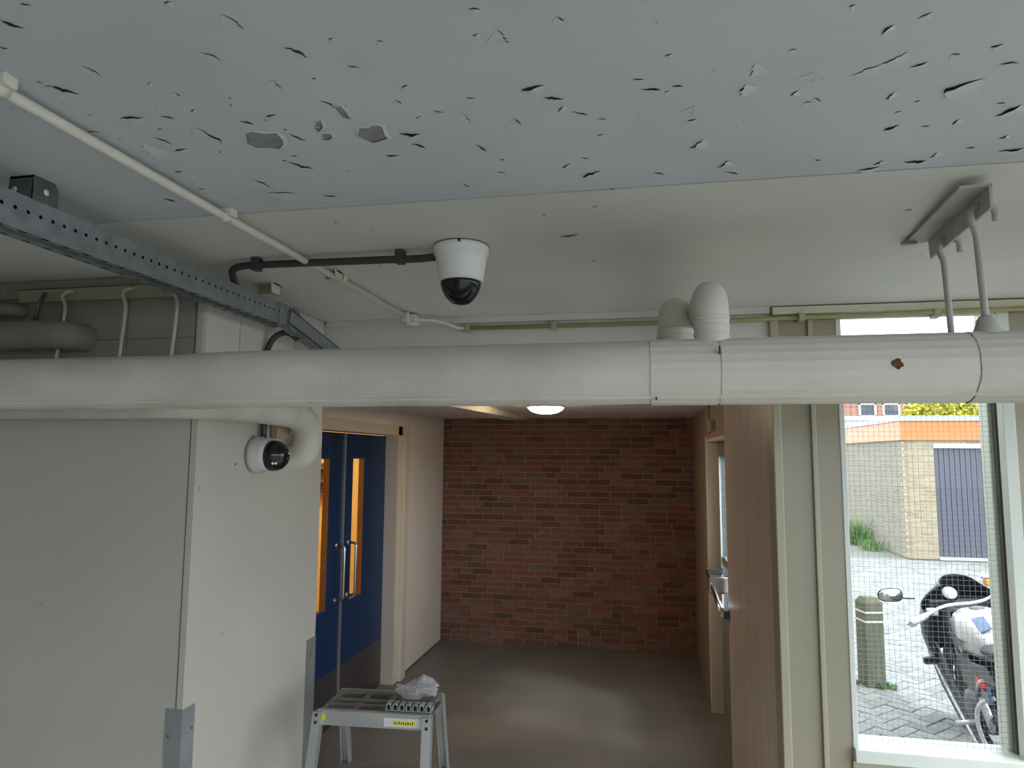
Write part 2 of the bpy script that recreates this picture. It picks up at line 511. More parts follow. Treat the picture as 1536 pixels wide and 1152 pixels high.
# peeling paint: each flake hangs from the ceiling by its far side, the near edge curls down
FLAKES = [
    (-0.804,0.688,-0.789,0.708,0.0058),(-0.881,0.833,-0.850,0.864,0.0064),(-0.846,0.942,-0.805,0.948,0.0053),(-0.775,0.948,-0.758,0.961,0.0026),
    (-0.743,0.997,-0.741,1.064,0.0047),(-0.879,1.028,-0.900,1.098,0.0043),(-0.839,1.014,-0.827,1.046,0.0028),(-0.842,1.073,-0.809,1.065,0.0042),
    (-0.657,0.988,-0.639,1.001,0.0038),(-0.597,1.043,-0.582,1.074,0.0039),(-0.476,0.807,-0.455,0.837,0.0053),(-0.604,0.982,-0.584,0.978,0.0037),
    (-0.659,1.150,-0.624,1.187,0.0056),(-0.772,1.217,-0.757,1.259,0.0030),(-0.516,0.730,-0.509,0.765,0.0021),(-1.023,1.276,-1.006,1.295,0.0042),
    (-0.492,0.948,-0.478,0.976,0.0035),(-0.670,1.319,-0.642,1.328,0.0031),(-0.784,0.797,-0.777,0.823,0.0018),(-0.596,0.798,-0.579,0.821,0.0017),
    (-0.944,0.980,-0.917,0.980,0.0021),(-0.784,1.287,-0.718,1.299,0.0023),(-0.411,1.076,-0.374,1.085,0.0074),(-0.402,1.117,-0.382,1.139,0.0051),
    (-0.464,1.155,-0.439,1.160,0.0039),(-0.179,0.980,-0.140,0.968,0.0077),(-0.148,1.002,-0.117,1.012,0.0056),(-0.109,1.055,-0.085,1.071,0.0029),
    (-0.290,1.142,-0.278,1.174,0.0051),(-0.183,0.823,-0.174,0.856,0.0025),(-0.102,0.809,-0.094,0.820,0.0024),(-0.117,1.320,-0.077,1.294,0.0096),
    (-0.206,1.060,-0.199,1.085,0.0036),(0.001,1.003,0.030,1.013,0.0045),(-0.011,0.973,0.005,0.978,0.0022),(0.046,1.004,0.063,1.009,0.0033),
    (-0.285,1.028,-0.284,1.063,0.0018),(-0.355,0.939,-0.342,0.930,0.0028),(-0.376,0.969,-0.370,0.980,0.0023),(-0.149,1.272,-0.132,1.250,0.0034),
    (0.022,1.318,0.045,1.336,0.0028),(-0.360,1.308,-0.351,1.331,0.0029),(-0.209,1.683,-0.157,1.671,0.0043),(-0.069,1.384,-0.056,1.394,0.0022),
    (0.034,0.924,0.043,0.918,0.0021),(-0.076,1.144,-0.063,1.141,0.0018),(-0.131,1.051,-0.120,1.032,0.0034),(0.074,1.118,0.089,1.114,0.0030),
    (0.084,1.225,0.106,1.189,0.0045),(0.142,1.321,0.160,1.288,0.0048),(0.159,1.343,0.185,1.361,0.0036),(0.152,1.055,0.154,1.018,0.0046),
    (0.224,1.063,0.234,1.050,0.0035),(0.247,1.031,0.246,1.002,0.0034),(0.262,1.078,0.275,1.091,0.0030),(0.300,1.021,0.331,0.999,0.0017),
    (0.331,0.999,0.358,0.972,0.0023),(0.310,0.924,0.319,0.904,0.0054),(0.375,1.013,0.394,1.002,0.0035),(0.460,1.116,0.490,1.064,0.0102),
    (0.372,1.103,0.377,1.080,0.0050),(0.562,1.192,0.584,1.157,0.0096),(0.401,1.210,0.422,1.195,0.0067),(0.479,1.351,0.519,1.352,0.0090),
    (0.522,1.344,0.525,1.318,0.0037),(0.429,1.357,0.441,1.338,0.0037),(0.407,1.381,0.445,1.369,0.0045),(0.506,1.210,0.510,1.190,0.0041),
    (0.462,0.980,0.476,0.975,0.0035),(0.495,1.027,0.519,1.028,0.0031),(0.630,1.332,0.669,1.328,0.0061),(0.252,0.855,0.259,0.853,0.0020),
    (0.569,1.310,0.582,1.309,0.0030),(0.607,1.280,0.615,1.266,0.0037),(0.081,1.073,0.081,1.099,0.0030),(0.156,0.998,0.157,0.963,0.0016),
    (-0.750,0.665,-0.739,0.670,0.0022),(-0.858,0.737,-0.851,0.743,0.0024),(-0.701,0.885,-0.701,0.898,0.0018),(-0.534,0.882,-0.534,0.906,0.0017),
    (-0.345,0.816,-0.338,0.820,0.0012),
]
for _ in range(48):
    far = _ >= 40
    fx, fy = RNG.uniform(-1.0, 0.62), (RNG.uniform(1.42, 1.95) if far else RNG.triangular(0.66, 1.36, 1.15))
    fa_, fl_ = RNG.uniform(-0.7, 0.7), RNG.uniform(0.006, 0.017)
    FLAKES.append((fx, fy, fx + fl_ * cos(fa_), fy + fl_ * sin(fa_), RNG.uniform(0.0012, 0.0026)))
for (x0, y0, x1, y1, g) in FLAKES:
    p, q = Vector((x0, y0, 0)), Vector((x1, y1, 0))
    if p.x > q.x: p, q = q, p
    e = q - p
    ln = e.length
    n = Vector((-e.y, e.x, 0)).normalized()
    if n.y < 0: n = -n
    w = min(max(0.75 * ln, 0.016), 0.05)
    NS, NT = 8, 4
    kink = RNG.uniform(0.3, 0.7)
    bow = RNG.uniform(-0.04, 0.22) * ln
    gb = g > 0.0098
    g = min(g, 0.0078)
    if gb:
        w, bow = 0.055, 0.42 * ln
    mb = MB()
    vs, fs = [], []
    for i in range(NS + 1):
        s = i / NS
        tri = s / kink if s < kink else (1 - s) / (1 - kink)
        prof = 0.75 * tri + 0.25 * sin(PI * s)
        ed = p + e * s - n * bow * prof + n * RNG.uniform(-0.06, 0.06) * ln * (0 < i < NS)
        for j in range(NT + 1):
            t = j / NT
            pt = ed + n * (w * (0.15 + 0.85 * prof) * t)
            drop = 0.0006 + g * 0.72 * (prof ** 1.1) * (1 - t) ** 1.7
            vs.append((pt.x, pt.y, CZ - drop))
    for i in range(NS):
        for j in range(NT):
            a = i * (NT + 1) + j
            fs.append((a, a + 1, a + NT + 2, a + NT + 1))
    mb.add(vs, fs, True)
    mb.mi = 1
    vs2, fs2 = [], []
    for i in range(NS + 1):
        s = i / NS
        a = vs[i * (NT + 1)]
        b = vs[i * (NT + 1) + 2]
        back = 0.0006 if 0 < i < NS else 0.0
        vs2 += [(a[0] - n.x * back, a[1] - n.y * back, CZ - 0.0004), (b[0], b[1], CZ - 0.0004)]
    for i in range(NS):
        fs2.append((2 * i, 2 * i + 1, 2 * i + 3, 2 * i + 2))
    mb.add(vs2, fs2)
    mb.build('paint_flake', ['flake_paint', 'bare_crack'], ceiling, origin=(p.x, p.y, CZ))

BARE = [
    [(-0.67, 1.027), (-0.656, 1.024), (-0.638, 1.035), (-0.617, 1.036), (-0.617, 1.057), (-0.625, 1.074), (-0.642, 1.09), (-0.657, 1.081), (-0.68, 1.077), (-0.685, 1.058)],
    [(-0.481, 1.066), (-0.468, 1.044), (-0.451, 1.047), (-0.448, 1.04), (-0.436, 1.04), (-0.429, 1.046), (-0.434, 1.072), (-0.433, 1.085), (-0.465, 1.097)],
    [(-0.531, 1.011), (-0.52, 1.006), (-0.526, 1.026), (-0.542, 1.042), (-0.54, 1.028)],
    [(-0.54, 1.053), (-0.526, 1.053), (-0.526, 1.065), (-0.539, 1.073), (-0.546, 1.07)],
    [(-0.478, 0.971), (-0.468, 0.969), (-0.467, 0.986), (-0.469, 1.008), (-0.478, 0.998)],
]
for pl in BARE:
    mb = MB()
    cx = sum(p[0] for p in pl) / len(pl)
    cy = sum(p[1] for p in pl) / len(pl)
    mb.add([(x, y, CZ - 0.0007) for x, y in pl], [tuple(range(len(pl)))])
    mb.mi = 1       # the broken paint edge standing round the bare patch
    m2 = len(pl)
    ring = []
    for x, y in pl:
        d = Vector((x - cx, y - cy, 0)).normalized() * 0.004
        ring.append((x, y, CZ - 0.0035 if y > cy else CZ - 0.0012))
        ring.append((x + d.x * 2, y + d.y * 2, CZ - 0.0004))
    mb.add(ring, [(2 * i, 2 * i + 1, (2 * i + 3) % (2 * m2), (2 * i + 2) % (2 * m2)) for i in range(m2)], True)
    mb.build('bare_patch', ['bare_concrete', 'flake_paint'], ceiling, origin=(cx, cy, CZ))

# left wall block: front face at Y 1.85, return face (side wall) at X -1.32
SX, SY = -1.32, 1.85
wall_left = struct(bx(-3.6, SX, SY, WY + 0.02, 0, CZ).build('wall_left', 'wall_paint'), 'white painted wall with a projecting corner on the left')
struct(bx(-3.6, -3.42, -3.4, SY, 0, CZ).build('wall_far_left', 'wall_paint'), 'white painted wall at the left end of the room')
struct(bx(-3.6, 0.4, -3.52, -3.4, 0, CZ).build('wall_rear', 'wall_paint'), 'white painted wall behind the viewpoint')
# painted blocks showing above the pipe, each proud of its joints
zrow = [(2.02, 2.2495), (2.2515, 2.389), (2.391, 2.448)]
xs0 = [-2.62, -2.31, -2.06, -1.822, -1.578, -1.345]
for r, (z0, z1) in enumerate(zrow):
    sh = 0.0 if r != 0 else 0.0
    for a, b in zip(xs0[:-1], xs0[1:]):
        bx(a + 0.0012 + sh, b - 0.0012 + sh, SY - 0.006, SY + 0.01, z0, z1).build('block', 'block_paint', wall_left, bevel=0.002)
bx(-2.63, -1.34, SY - 0.003, SY, 2.015, 2.449).build('joint_backing', 'block_joint', wall_left)
# side wall boards above the pipe, with their joints
for a, b in ((1.862, 2.035), (2.041, 2.195), (2.201, 2.40), (2.406, 2.64)):
    bx(SX, SX + 0.006, a, b, 2.0, 2.448).build('board', 'white_paint', wall_left)
# crack line and bead at the corner
bx(SX - 0.022, SX - 0.019, SY - 0.0015, SY, 1.165, 2.0).build('corner_crack', 'joint_dark', wall_left)
bx(SX - 0.018, SX + 0.0012, SY - 0.0012, SY + 0.012, 1.165, 2.45).build('corner_bead', 'wall_paint', wall_left)

# back wall: header over the passage, window wall to the right of it
bw = MB()
bw.box(SX, 0.455, WY, WY + 0.1, 2.15, CZ)
wall_back = struct(bw.build('wall_back', 'white_paint'), 'white header wall over the passage opening')
WX0, WX1, WZ0, WZ1 = 0.682, 1.211, 0.905, 2.422
ww = MB()
ww.box(0.455, WX0, WY, WY + 0.1, 0, CZ)
ww.box(WX1, 2.2, WY, WY + 0.1, 0, CZ)
ww.box(WX0, WX1, WY, WY + 0.1, 0, WZ0)
ww.box(WX0, WX1, WY, WY + 0.1, WZ1, CZ)
struct(ww.build('wall_window', 'cream_paint'), 'cream painted wall around the wired window')
struct(bx(0.452, 0.482, WY - 0.022, WY + 0.1, 0, 2.40).build('trim_2', 'cream_trim', bevel=0.004), 'cream corner batten at the passage edge')
struct(bx(0.585, 0.602, WY - 0.014, WY, 0, 2.40).build('trim_3', 'cream_trim', bevel=0.003), 'narrow cream batten beside the window')
struct(bx(-1.30, 0.455, WY - 0.02, WY, 2.424, CZ).build('trim_4', 'white_paint', bevel=0.002), 'white ceiling batten over the passage header')
struct(bx(0.462, 2.18, WY - 0.03, WY, 2.418, CZ - 0.004).build('trim_5', 'cream_light', bevel=0.002), 'cream ceiling batten over the window')

# wired window
win = struct(thing('window_1', (0.95, WY, WZ0), None, None), 'tall wired-glass window in a cream frame')
fr = MB()
GY = WY + 0.055
fr.box(WX0, WX0 + 0.018, WY - 0.004, WY + 0.12, WZ0, WZ1)
fr.box(WX1 - 0.008, WX1 + 0.03, WY - 0.012, WY + 0.03, WZ0, WZ1)
fr.box(WX0, WX1, WY - 0.004, WY + 0.012, 2.398, WZ1)
fr.build('window_frame', 'frame_paint', win, bevel=0.002)
bx(WX1 - 0.010, WX1 + 0.006, GY - 0.012, GY + 0.006, WZ0, WZ1).build('glazing_rebate', 'joint_dark', win)
bx(WX1 - 0.022, WX1 + 0.01, GY + 0.008, WY + 0.13, WZ0, WZ1).build('outer_frame', 'frame_paint', win)
bx(WX0, WX1, WY - 0.03, WY + 0.12, WZ0 - 0.03, WZ0 + 0.012).build('window_sill', 'frame_paint', win, bevel=0.003)
bx(WX0 - 0.005, WX1 + 0.03, WY - 0.012, WY, 0.80, WZ0 - 0.03).build('apron', 'cream_trim', win, bevel=0.002)
bx(WX0 + 0.01, WX1 - 0.004, GY, GY + 0.006, WZ0 + 0.008, WZ1 - 0.006).build('glass_pane', 'window_glass', win)
wm = MB()
step = 0.0178
k = 0
x = WX0 + 0.022
while x < WX1 - 0.008:
    wm.box(x, x + 0.0008, GY + 0.0026, GY + 0.0034, WZ0 + 0.012, WZ1 - 0.012)
    x += step
z = WZ0 + 0.02
while z < WZ1 - 0.014:
    wm.box(WX0 + 0.012, WX1 - 0.006, GY + 0.0026, GY + 0.0034, z, z + 0.0008)
    z += step
tag(wm.build('wire_mesh', 'wired', win), 'fine square wire mesh inside the glass', kind='stuff')

# ------------------------------------------------------------------ passage
PX0, PX1, PY, PZ = -2.10, 0.46, 7.037, 2.28
struct(bx(-2.4, 0.62, WY + 0.1, PY + 0.3, PZ, PZ + 0.5).build('ceiling.002', 'passage_white'), 'white passage ceiling')
# left wall of the passage, with the opening of the blue double doors
DY0, DY1, DZ = 3.92, 5.62, 2.06
pl = MB()
pl.box(PX0 - 0.25, PX0, WY + 0.02, DY0 - 0.06, 0.012, PZ)
pl.box(PX0 - 0.25, PX0, DY0 - 0.06, 5.566, DZ + 0.06, PZ)
pl.box(PX0 - 0.25, PX0, 5.574, PY, DZ + 0.06, PZ)
pl.box(PX0 - 0.25, PX0, DY1 + 0.06, PY, 0.012, DZ + 0.06)
wall_pl = struct(pl.build('wall_passage_left', 'passage_white'), 'white passage wall beside the blue doors')
bx(PX0 - 0.05, PX0 - 0.004, 5.560, 5.580, DZ + 0.03, PZ).build('panel_joint', 'black_matt', wall_pl)
bx(PX0 - 0.25, PX0 - 0.03, DY1 + 0.06, PY, 0, 0.012).build('shadow_gap', 'black_matt', wall_pl)  # black strip painted in as the shade under the raised wall

# brick end wall
wall_end = struct(bx(PX0 - 0.3, 0.62, PY + 0.009, PY + 0.25, 0, PZ + 0.1).build('wall_passage_end', 'mortar'), 'dark red brick wall at the end of the passage')
ROWS, PITCH = 37, PZ / 37.0


def brick_mesh(w, mi):
    h = PITCH - 0.0105
    m = MB()
    b = 0.002
    m.hexa([(-w / 2, 0.012, -h / 2), (w / 2, 0.012, -h / 2), (w / 2 - b, 0.0, -h / 2 + b), (-w / 2 + b, 0.0, -h / 2 + b)],
           [(-w / 2, 0.012, h / 2), (w / 2, 0.012, h / 2), (w / 2 - b, 0.0, h / 2 - b), (-w / 2 + b, 0.0, h / 2 - b)])
    return m


BM = {}
for mi in range(8):
    for w in (0.208, 0.099):
        BM[(w, mi)] = brick_mesh(w, mi).mesh('brick', BRICKS[mi])
rest = MB()
nb = 0
row_order = []
for r in range(ROWS):
    x = PX0 - (0.11 if r % 2 else 0.0) - RNG.choice([0, 0.055, 0.11])
    zc = (r + 0.5) * PITCH
    while x < PX1 + 0.02:
        w = 0.208 if RNG.random() < 0.78 else 0.099
        a, b = max(x, PX0 + 0.001), min(x + w, PX1 + 0.015)
        mi = RNG.randrange(8)
        dy = RNG.uniform(-0.0025, 0.0015)
        if b - a > 0.03:
            if abs((b - a) - w) < 1e-6 and 6 <= r <= 29 and nb < 300:
                o = bpy.data.objects.new('brick', BM[(w, mi)])
                COL.objects.link(o)
                o.parent = wall_end
                o.location = ((a + b) / 2, PY + dy, zc)
                nb += 1
            else:
                m = brick_mesh(b - a, mi)
                rest.mi = mi
                rest.add([v + Vector(((a + b) / 2, PY + dy, zc)) for v in m.v], m.f)
        x += w + 0.0105
tag(rest.build('brick_courses', BRICKS, wall_end), kind='stuff')

# right wall of the passage with the recessed glazed door
RX = 0.46
RD0, RD1, RDZ = 4.28, 5.55, 2.03
struct(bx(RX, RX + 0.14, WY + 0.1, RD0, 0, PZ).build('wall_passage_right', 'brown_panel'), 'glossy brown panel wall on the right of the passage')
fr_ = MB()
fr_.box(RX, RX + 0.14, RD1, PY, 0, PZ)
fr_.box(RX, RX + 0.14, RD0, RD1, RDZ, PZ)
struct(fr_.build('wall_passage_far_right', 'tan_panel'), 'tan panelled wall beyond the glazed door')
struct(bx(RX - 0.004, RX + 0.10, RD1 - 0.012, RD1 + 0.05, 0, RDZ + 0.02).build('trim_6', 'door_frame_paint', bevel=0.003), 'cream door post at the far side of the glazed door')
struct(bx(RX + 0.002, RX + 0.12, RD0 - 0.003, RD1, RDZ - 0.02, RDZ + 0.004).build('trim_7', 'door_frame_paint'), 'door head over the glazed door')

door = thing('glazed_door', (RX + 0.1, 4.9, 0), 'narrow grey glazed exit door with a push bar on the passage right', 'door')
DX = RX + 0.085
d = MB()
d.box(DX, DX + 0.045, RD0, RD0 + 0.10, 0.01, RDZ - 0.02)
d.box(DX, DX + 0.045, RD1 - 0.17, RD1 - 0.012, 0.01, RDZ - 0.02)
d.box(DX, DX + 0.045, RD0 + 0.10, RD1 - 0.17, 0.01, 0.78)
d.box(DX, DX + 0.045, RD0 + 0.10, RD1 - 0.17, 1.90, RDZ - 0.02)
d.box(DX, DX + 0.045, RD0 + 0.10, RD1 - 0.17, 1.12, 1.17)
d.build('door_leaf', 'galvanised', door, bevel=0.003)
bx(DX + 0.02, DX + 0.026, RD0 + 0.10, RD1 - 0.17, 1.17, 1.90).build('pane', 'window_glass', door)
bx(DX + 0.02, DX + 0.026, RD0 + 0.10, RD1 - 0.17, 0.78, 1.12).build('pane', 'window_glass', door)
bx(DX - 0.012, DX, RD1 - 0.185, RD1 - 0.165, 0.80, 1.90).build('glazing_bead', 'white_gloss', door)
bx(DX - 0.012, DX, RD0 + 0.085, RD0 + 0.10, 0.05, 2.0).build('dark_seal', 'black_matt', door)
pb = MB()
pb.tube([(0.435, 5.36, 1.06), (0.425, 4.95, 1.045), (0.42, 4.55, 1.02), (0.425, 4.22, 0.995)], 0.016)
pbo = pb.build('push_bar', 'chrome', door)
for yy, zz in ((5.36, 1.06), (4.22, 0.995)):
    bx(0.425, DX, yy - 0.018, yy + 0.018, zz - 0.02, zz + 0.025).build('bar_bracket', 'galvanised_dark', pbo, bevel=0.006)
bx(0.40, DX, 4.86, 4.95, 0.99, 1.10).build('latch_case', 'chrome', pbo, bevel=0.012)
bx(DX - 0.03, DX, 4.66, 4.74, 0.85, 1.25).build('lock_plate', 'white_gloss', door, bevel=0.004)
cb = MB()
cb.tube([(0.452, 5.19, 2.06), (0.452, 5.19, PZ)], 0.012)
tag(cb.build('wall_conduit', 'conduit_olive'), 'thin olive conduit dropping from the passage ceiling above the glazed door', 'conduit')
j = bx(0.425, RX, 4.80, 4.98, 2.07, 2.15).build('junction_box', 'cream_trim', bevel=0.006)
tag(j, 'small cream junction box above the glazed door', 'junction box')

# blue double doors in the left wall of the passage
LX = -2.19
df = thing('door_frame', (PX0, (DY0 + DY1) / 2, 0), 'cream door frame around the blue double doors', 'door frame')
f1 = MB()
f1.box(PX0 - 0.12, PX0 + 0.022, DY1, DY1 + 0.10, 0.0, DZ + 0.08)
f1.box(PX0 - 0.12, PX0 + 0.022, DY0 - 0.10, DY0, 0.0, DZ + 0.08)
f1.build('jamb', 'door_frame_paint', df, bevel=0.004)
bx(PX0 - 0.005, PX0 + 0.05, DY1 + 0.10, DY1 + 0.22, 0.0, DZ + 0.09).build('architrave', 'door_frame_paint', df, bevel=0.006)
bx(PX0 - 0.12, PX0 + 0.022, DY0 - 0.10, DY1 + 0.10, DZ, DZ + 0.08).build('head', 'door_frame_paint', df, bevel=0.004)
split = 4.78


def blue_leaf(y0, y1, gy0, gy1, hy, label):
    t = thing('blue_door', (LX, (y0 + y1) / 2, 0), label, 'door', 'blue double doors of the passage')
    m = MB()
    zb, zt = 0.82, 1.865
    m.box(LX - 0.045, LX, y0, gy0, 0.01, DZ - 0.005)
    m.box(LX - 0.045, LX, gy1, y1, 0.01, DZ - 0.005)
    m.box(LX - 0.045, LX, gy0, gy1, 0.01, zb)
    m.box(LX - 0.045, LX, gy0, gy1, zt, DZ - 0.005)
    m.build('leaf', 'blue_door', t, bevel=0.002)
    bx(LX - 0.018, LX - 0.012, gy0, gy1, zb, zt).build('pane', 'window_glass', t)
    w = MB()
    w.box(LX - 0.046, LX - 0.004, gy1 - 0.006, gy1 + 0.001, zb, zt)
    w.box(LX - 0.046, LX - 0.004, gy0 - 0.001, gy0 + 0.006, zb, zt)
    w.build('glazing_strip', 'door_wood', t)
    bx(LX, LX + 0.003, y0 + 0.004, y1 - 0.004, 0.012, 0.385).build('kick_plate', 'kick_plate', t)
    h = MB()
    hz0, hz1, off = 0.865, 1.245, 0.065
    pts = [(LX, hy, hz0)] + arc((LX + off - 0.025, hy, hz0 + 0.025), (0, 0, -0.025), (0.025, 0, 0), 0, PI / 2, 5) + \
        arc((LX + off - 0.025, hy, hz1 - 0.025), (0.025, 0, 0), (0, 0, 0.025), 0, PI / 2, 5) + [(LX, hy, hz1)]
    h.tube(pts, 0.0095, 10)
    h.lathe([(0.02, 0), (0.02, 0.005)], (LX, hy, hz0), (1, 0, 0), 14)
    h.lathe([(0.02, 0), (0.02, 0.005)], (LX, hy, hz1), (1, 0, 0), 14)
    h.build('pull_handle', 'chrome', t)
    return t


fl = blue_leaf(split + 0.004, DY1 - 0.002, 4.955, 5.17, 4.90, 'blue painted door leaf nearer the brick wall, with narrow glass pane')
bx(LX - 0.002, LX + 0.012, split - 0.002, split + 0.018, 0.01, DZ - 0.01).build('edge_strip', 'aluminium', fl)
nl = blue_leaf(DY0 + 0.002, split - 0.004, 4.26, 4.56, 4.70, 'blue painted door leaf partly hidden behind the white corner')
h2 = MB()
h2.tube([(LX - 0.045, 4.50, 0.87), (LX - 0.11, 4.50, 0.90), (LX - 0.11, 4.50, 1.20), (LX - 0.045, 4.50, 1.235)], 0.0095, 10)
h2.build('pull_handle', 'chrome', nl)

# the lit room behind the blue doors
rm = MB()
rm.box(-4.9, -4.8, 2.9, 7.0, 0, 2.5)
rm.box(-4.8, -2.35, 2.8, 2.9, 0, 2.5)
rm.box(-4.8, -2.35, 7.0, 7.1, 0, 2.5)
rm.box(-4.9, -2.35, 2.8, 7.1, 2.4, 2.5)
struct(rm.build('wall_room', 'yellow_wall'), 'yellow walls of the lit room behind the blue doors')
struct(bx(-4.9, -2.35, 2.8, 7.1, -0.1, 0.0).build('floor.002', 'tan_panel'), 'floor of the lit room behind the blue doors')
shf = thing('wall_shelf', (-3.7, 6.85, 1.45), 'brown shelf unit seen through the left door pane', 'shelf')
for zz in (1.46, 1.60, 1.74):
    bx(-4.4, -3.40, 6.75, 6.99, zz, zz + 0.02).build('shelf_board', 'wood_tan', shf)
bx(-4.4, -3.40, 6.97, 6.99, 1.45, 1.80).build('back_board', 'bark', shf)
rl = bpy.data.lights.new('room_lamp_light', 'POINT')
rl.energy = 60
rl.color = (1.0, 0.72, 0.38)
rl.shadow_soft_size = 0.35
rlo = bpy.data.objects.new('room_lamp_light', rl)
COL.objects.link(rlo)
rlo.location = (-3.5, 5.2, 2.2)

# passage ceiling lamp and boxed duct
lamp = thing('ceiling_lamp', (-0.72, 5.02, PZ), 'lit round dome lamp on the passage ceiling', 'lamp')
MB().lathe([(0.145, 0.0), (0.145, -0.022), (0.136, -0.03)], (-0.72, 5.02, PZ)).build('lamp_base', 'white_gloss', lamp)
MB().lathe([(0.134, -0.024), (0.130, -0.036), (0.115, -0.052), (0.085, -0.066), (0.045, -0.074), (0.0, -0.077)], (-0.72, 5.02, PZ)).build('lamp_shade', 'lamp_glass', lamp)
duct = MB()
duct.hexa([(-1.42, 4.1, 2.20), (-1.2, 4.1, 2.20), (-1.2, 7.03, 2.262), (-1.42, 7.03, 2.262)],
          [(-1.42, 4.1, PZ), (-1.2, 4.1, PZ), (-1.2, 7.03, PZ), (-1.42, 7.03, PZ)])
tag(duct.build('ceiling_duct', 'passage_white', bevel=0.004), 'slanted white boxed duct under the passage ceiling left of the lamp', 'duct')

# ------------------------------------------------------------------ pipes
FY, FZ, FR = 1.50, 2.0785, 0.0685
fp = thing('insulated_pipe', (0, FY, FZ), 'thick white insulated pipe crossing the whole room below the ceiling', 'pipe')
pts, rs = [], []
x = -3.41
while x < 2.15:
    pts.append((x, FY + RNG.uniform(-0.0006, 0.0006), FZ + RNG.uniform(-0.0008, 0.0008) - 0.004 * (x < -1.0)))
    rs.append(FR + RNG.uniform(-0.0007, 0.0007) - (0.003 if x < -1.1 else 0))
    x += 0.09
MB().tube(pts, rs, 40, cap=True).build('pipe_cover', 'pipe_wrap', fp)


def sleeve(x0, x1, r, m, name, n=44):
    """tape sleeve with fine lengthwise laps"""
    mb = MB()
    r0, r1 = [], []
    for k in range(n):
        w = 2 * PI * k / n
        rr = r + (0.0011 if k % 2 else 0.0)
        r0.append((x0 + RNG.uniform(-0.001, 0.001), FY + cos(w) * rr, FZ + sin(w) * rr))
        r1.append((x1 + RNG.uniform(-0.001, 0.001), FY + cos(w) * rr, FZ + sin(w) * rr))
    mb.loft([r0, r1], smooth=False, cap=False)
    return mb.build(name, m, fp)


sleeve(0.012, 0.150, FR + 0.0013, 'pipe_tape', 'tape_sleeve')
sleeve(0.153, 0.620, FR + 0.0008, 'pipe_tape', 'tape_sleeve')
sleeve(0.624, 0.90, FR + 0.0016, 'pipe_wrap', 'tape_sleeve')
# lengthwise lap seam low on the front
sm = MB()
sm.hexa([(-3.4, FY - 0.0445, FZ - 0.0535), (2.15, FY - 0.0445, FZ - 0.0535), (2.15, FY - 0.0425, FZ - 0.0515), (-3.4, FY - 0.0425, FZ - 0.0515)],
        [(-3.4, FY - 0.0400, FZ - 0.0595), (2.15, FY - 0.0400, FZ - 0.0595), (2.15, FY - 0.038, FZ - 0.0575), (-3.4, FY - 0.038, FZ - 0.0575)])
sm.build('lap_seam', 'pipe_wrap', fp)
# rusty hole in the wrapping
rp = MB()
pc = []
for k in range(14):
    w = 2 * PI * k / 14
    rr = RNG.uniform(0.007, 0.012)
    dx, dz = rr * cos(w), 0.0015 + rr * 1.1 * sin(w)
    pc.append((0.478 + dx, FY - math.sqrt((FR + 0.0022) ** 2 - dz ** 2), FZ + dz))
rp.add(pc + [(0.478, FY - FR - 0.0024, FZ + 0.001)], [(i, (i + 1) % 14, 14) for i in range(14)])
rp.build('rust_spot', 'rust', fp)
bx(0.148, 0.1505, FY - FR - 0.0028, FY - FR + 0.004, FZ + 0.028, FZ + 0.044).build('tape_tear', 'black_matt', fp)
bx(0.022, 0.0245, FY - 0.045, FY - 0.034, FZ - 0.063, FZ - 0.056).build('wrap_nick', 'black_matt', fp)


def branch(cx, cy, r, ztop, ytop, name, parent, zb):
    rb = ztop - r
    bend = 0.05
    pts = [(cx, cy, zb), (cx, cy, zb + 0.03), (cx, cy, rb - bend)] + \
        arc((cx, cy + bend, rb - bend), (0, -bend, 0), (0, 0, bend), 0, PI / 2, 8)[1:] + [(cx, ytop, rb)]
    mb = MB()
    rr = [r * 1.02, r, r] + [r] * 9
    mb.tube(pts, rr[:len(pts)], 28)
    o = mb.build(name, 'pipe_tape', parent)
    for i in range(5):      # tape laps round the upright
        z = zb + 0.055 + i * 0.017
        if z < rb - bend:
            MB().lathe([(r + 0.0002, 0), (r + 0.0012, 0.001), (r + 0.0012, 0.006), (r + 0.0002, 0.007)], (cx, cy, z), (0, 0, 1), 28).build('tape_lap', 'pipe_tape', o)
    return o


branch(0.141, FY, 0.0365, 2.283, WY + 0.01, 'branch_pipe', fp, FZ + 0.02)
# second pipe behind the first
rp2 = thing('insulated_pipe', (0.9, 1.72, 2.10), 'second insulated pipe just behind the thick one, with the shorter rounded upright', 'pipe')
RYP, RZP, RRP = 1.72, 2.096, 0.060
MB().tube([(-0.75, RYP, RZP), (0.5, RYP, RZP), (2.15, RYP, RZP)], RRP, 32).build('pipe_cover', 'pipe_wrap', rp2)
branch(0.078, RYP, 0.042, 2.300, WY + 0.01, 'branch_pipe', rp2, RZP + 0.02)

# third pipe, running in front of the left wall and turning down into its side face
p3 = thing('insulated_pipe', (-1.2, 1.78, 2.05), 'white pipe under the thick pipe, bending down into the wall beside the turret camera', 'pipe')
zc = 2.052
path = [(-3.41, 1.775, zc), (-2.2, 1.775, zc), (-1.5, 1.775, zc), (-1.36, 1.79, zc), (-1.25, 1.90, zc), (-1.235, 2.1, zc - 0.003)]
path += [(-1.235, 2.26, zc - 0.008), (-1.235, 2.33, zc - 0.024), (-1.236, 2.375, zc - 0.06), (-1.24, 2.39, zc - 0.105), (-1.255, 2.395, zc - 0.145), (-1.285, 2.395, zc - 0.168), (-1.335, 2.395, zc - 0.178)]
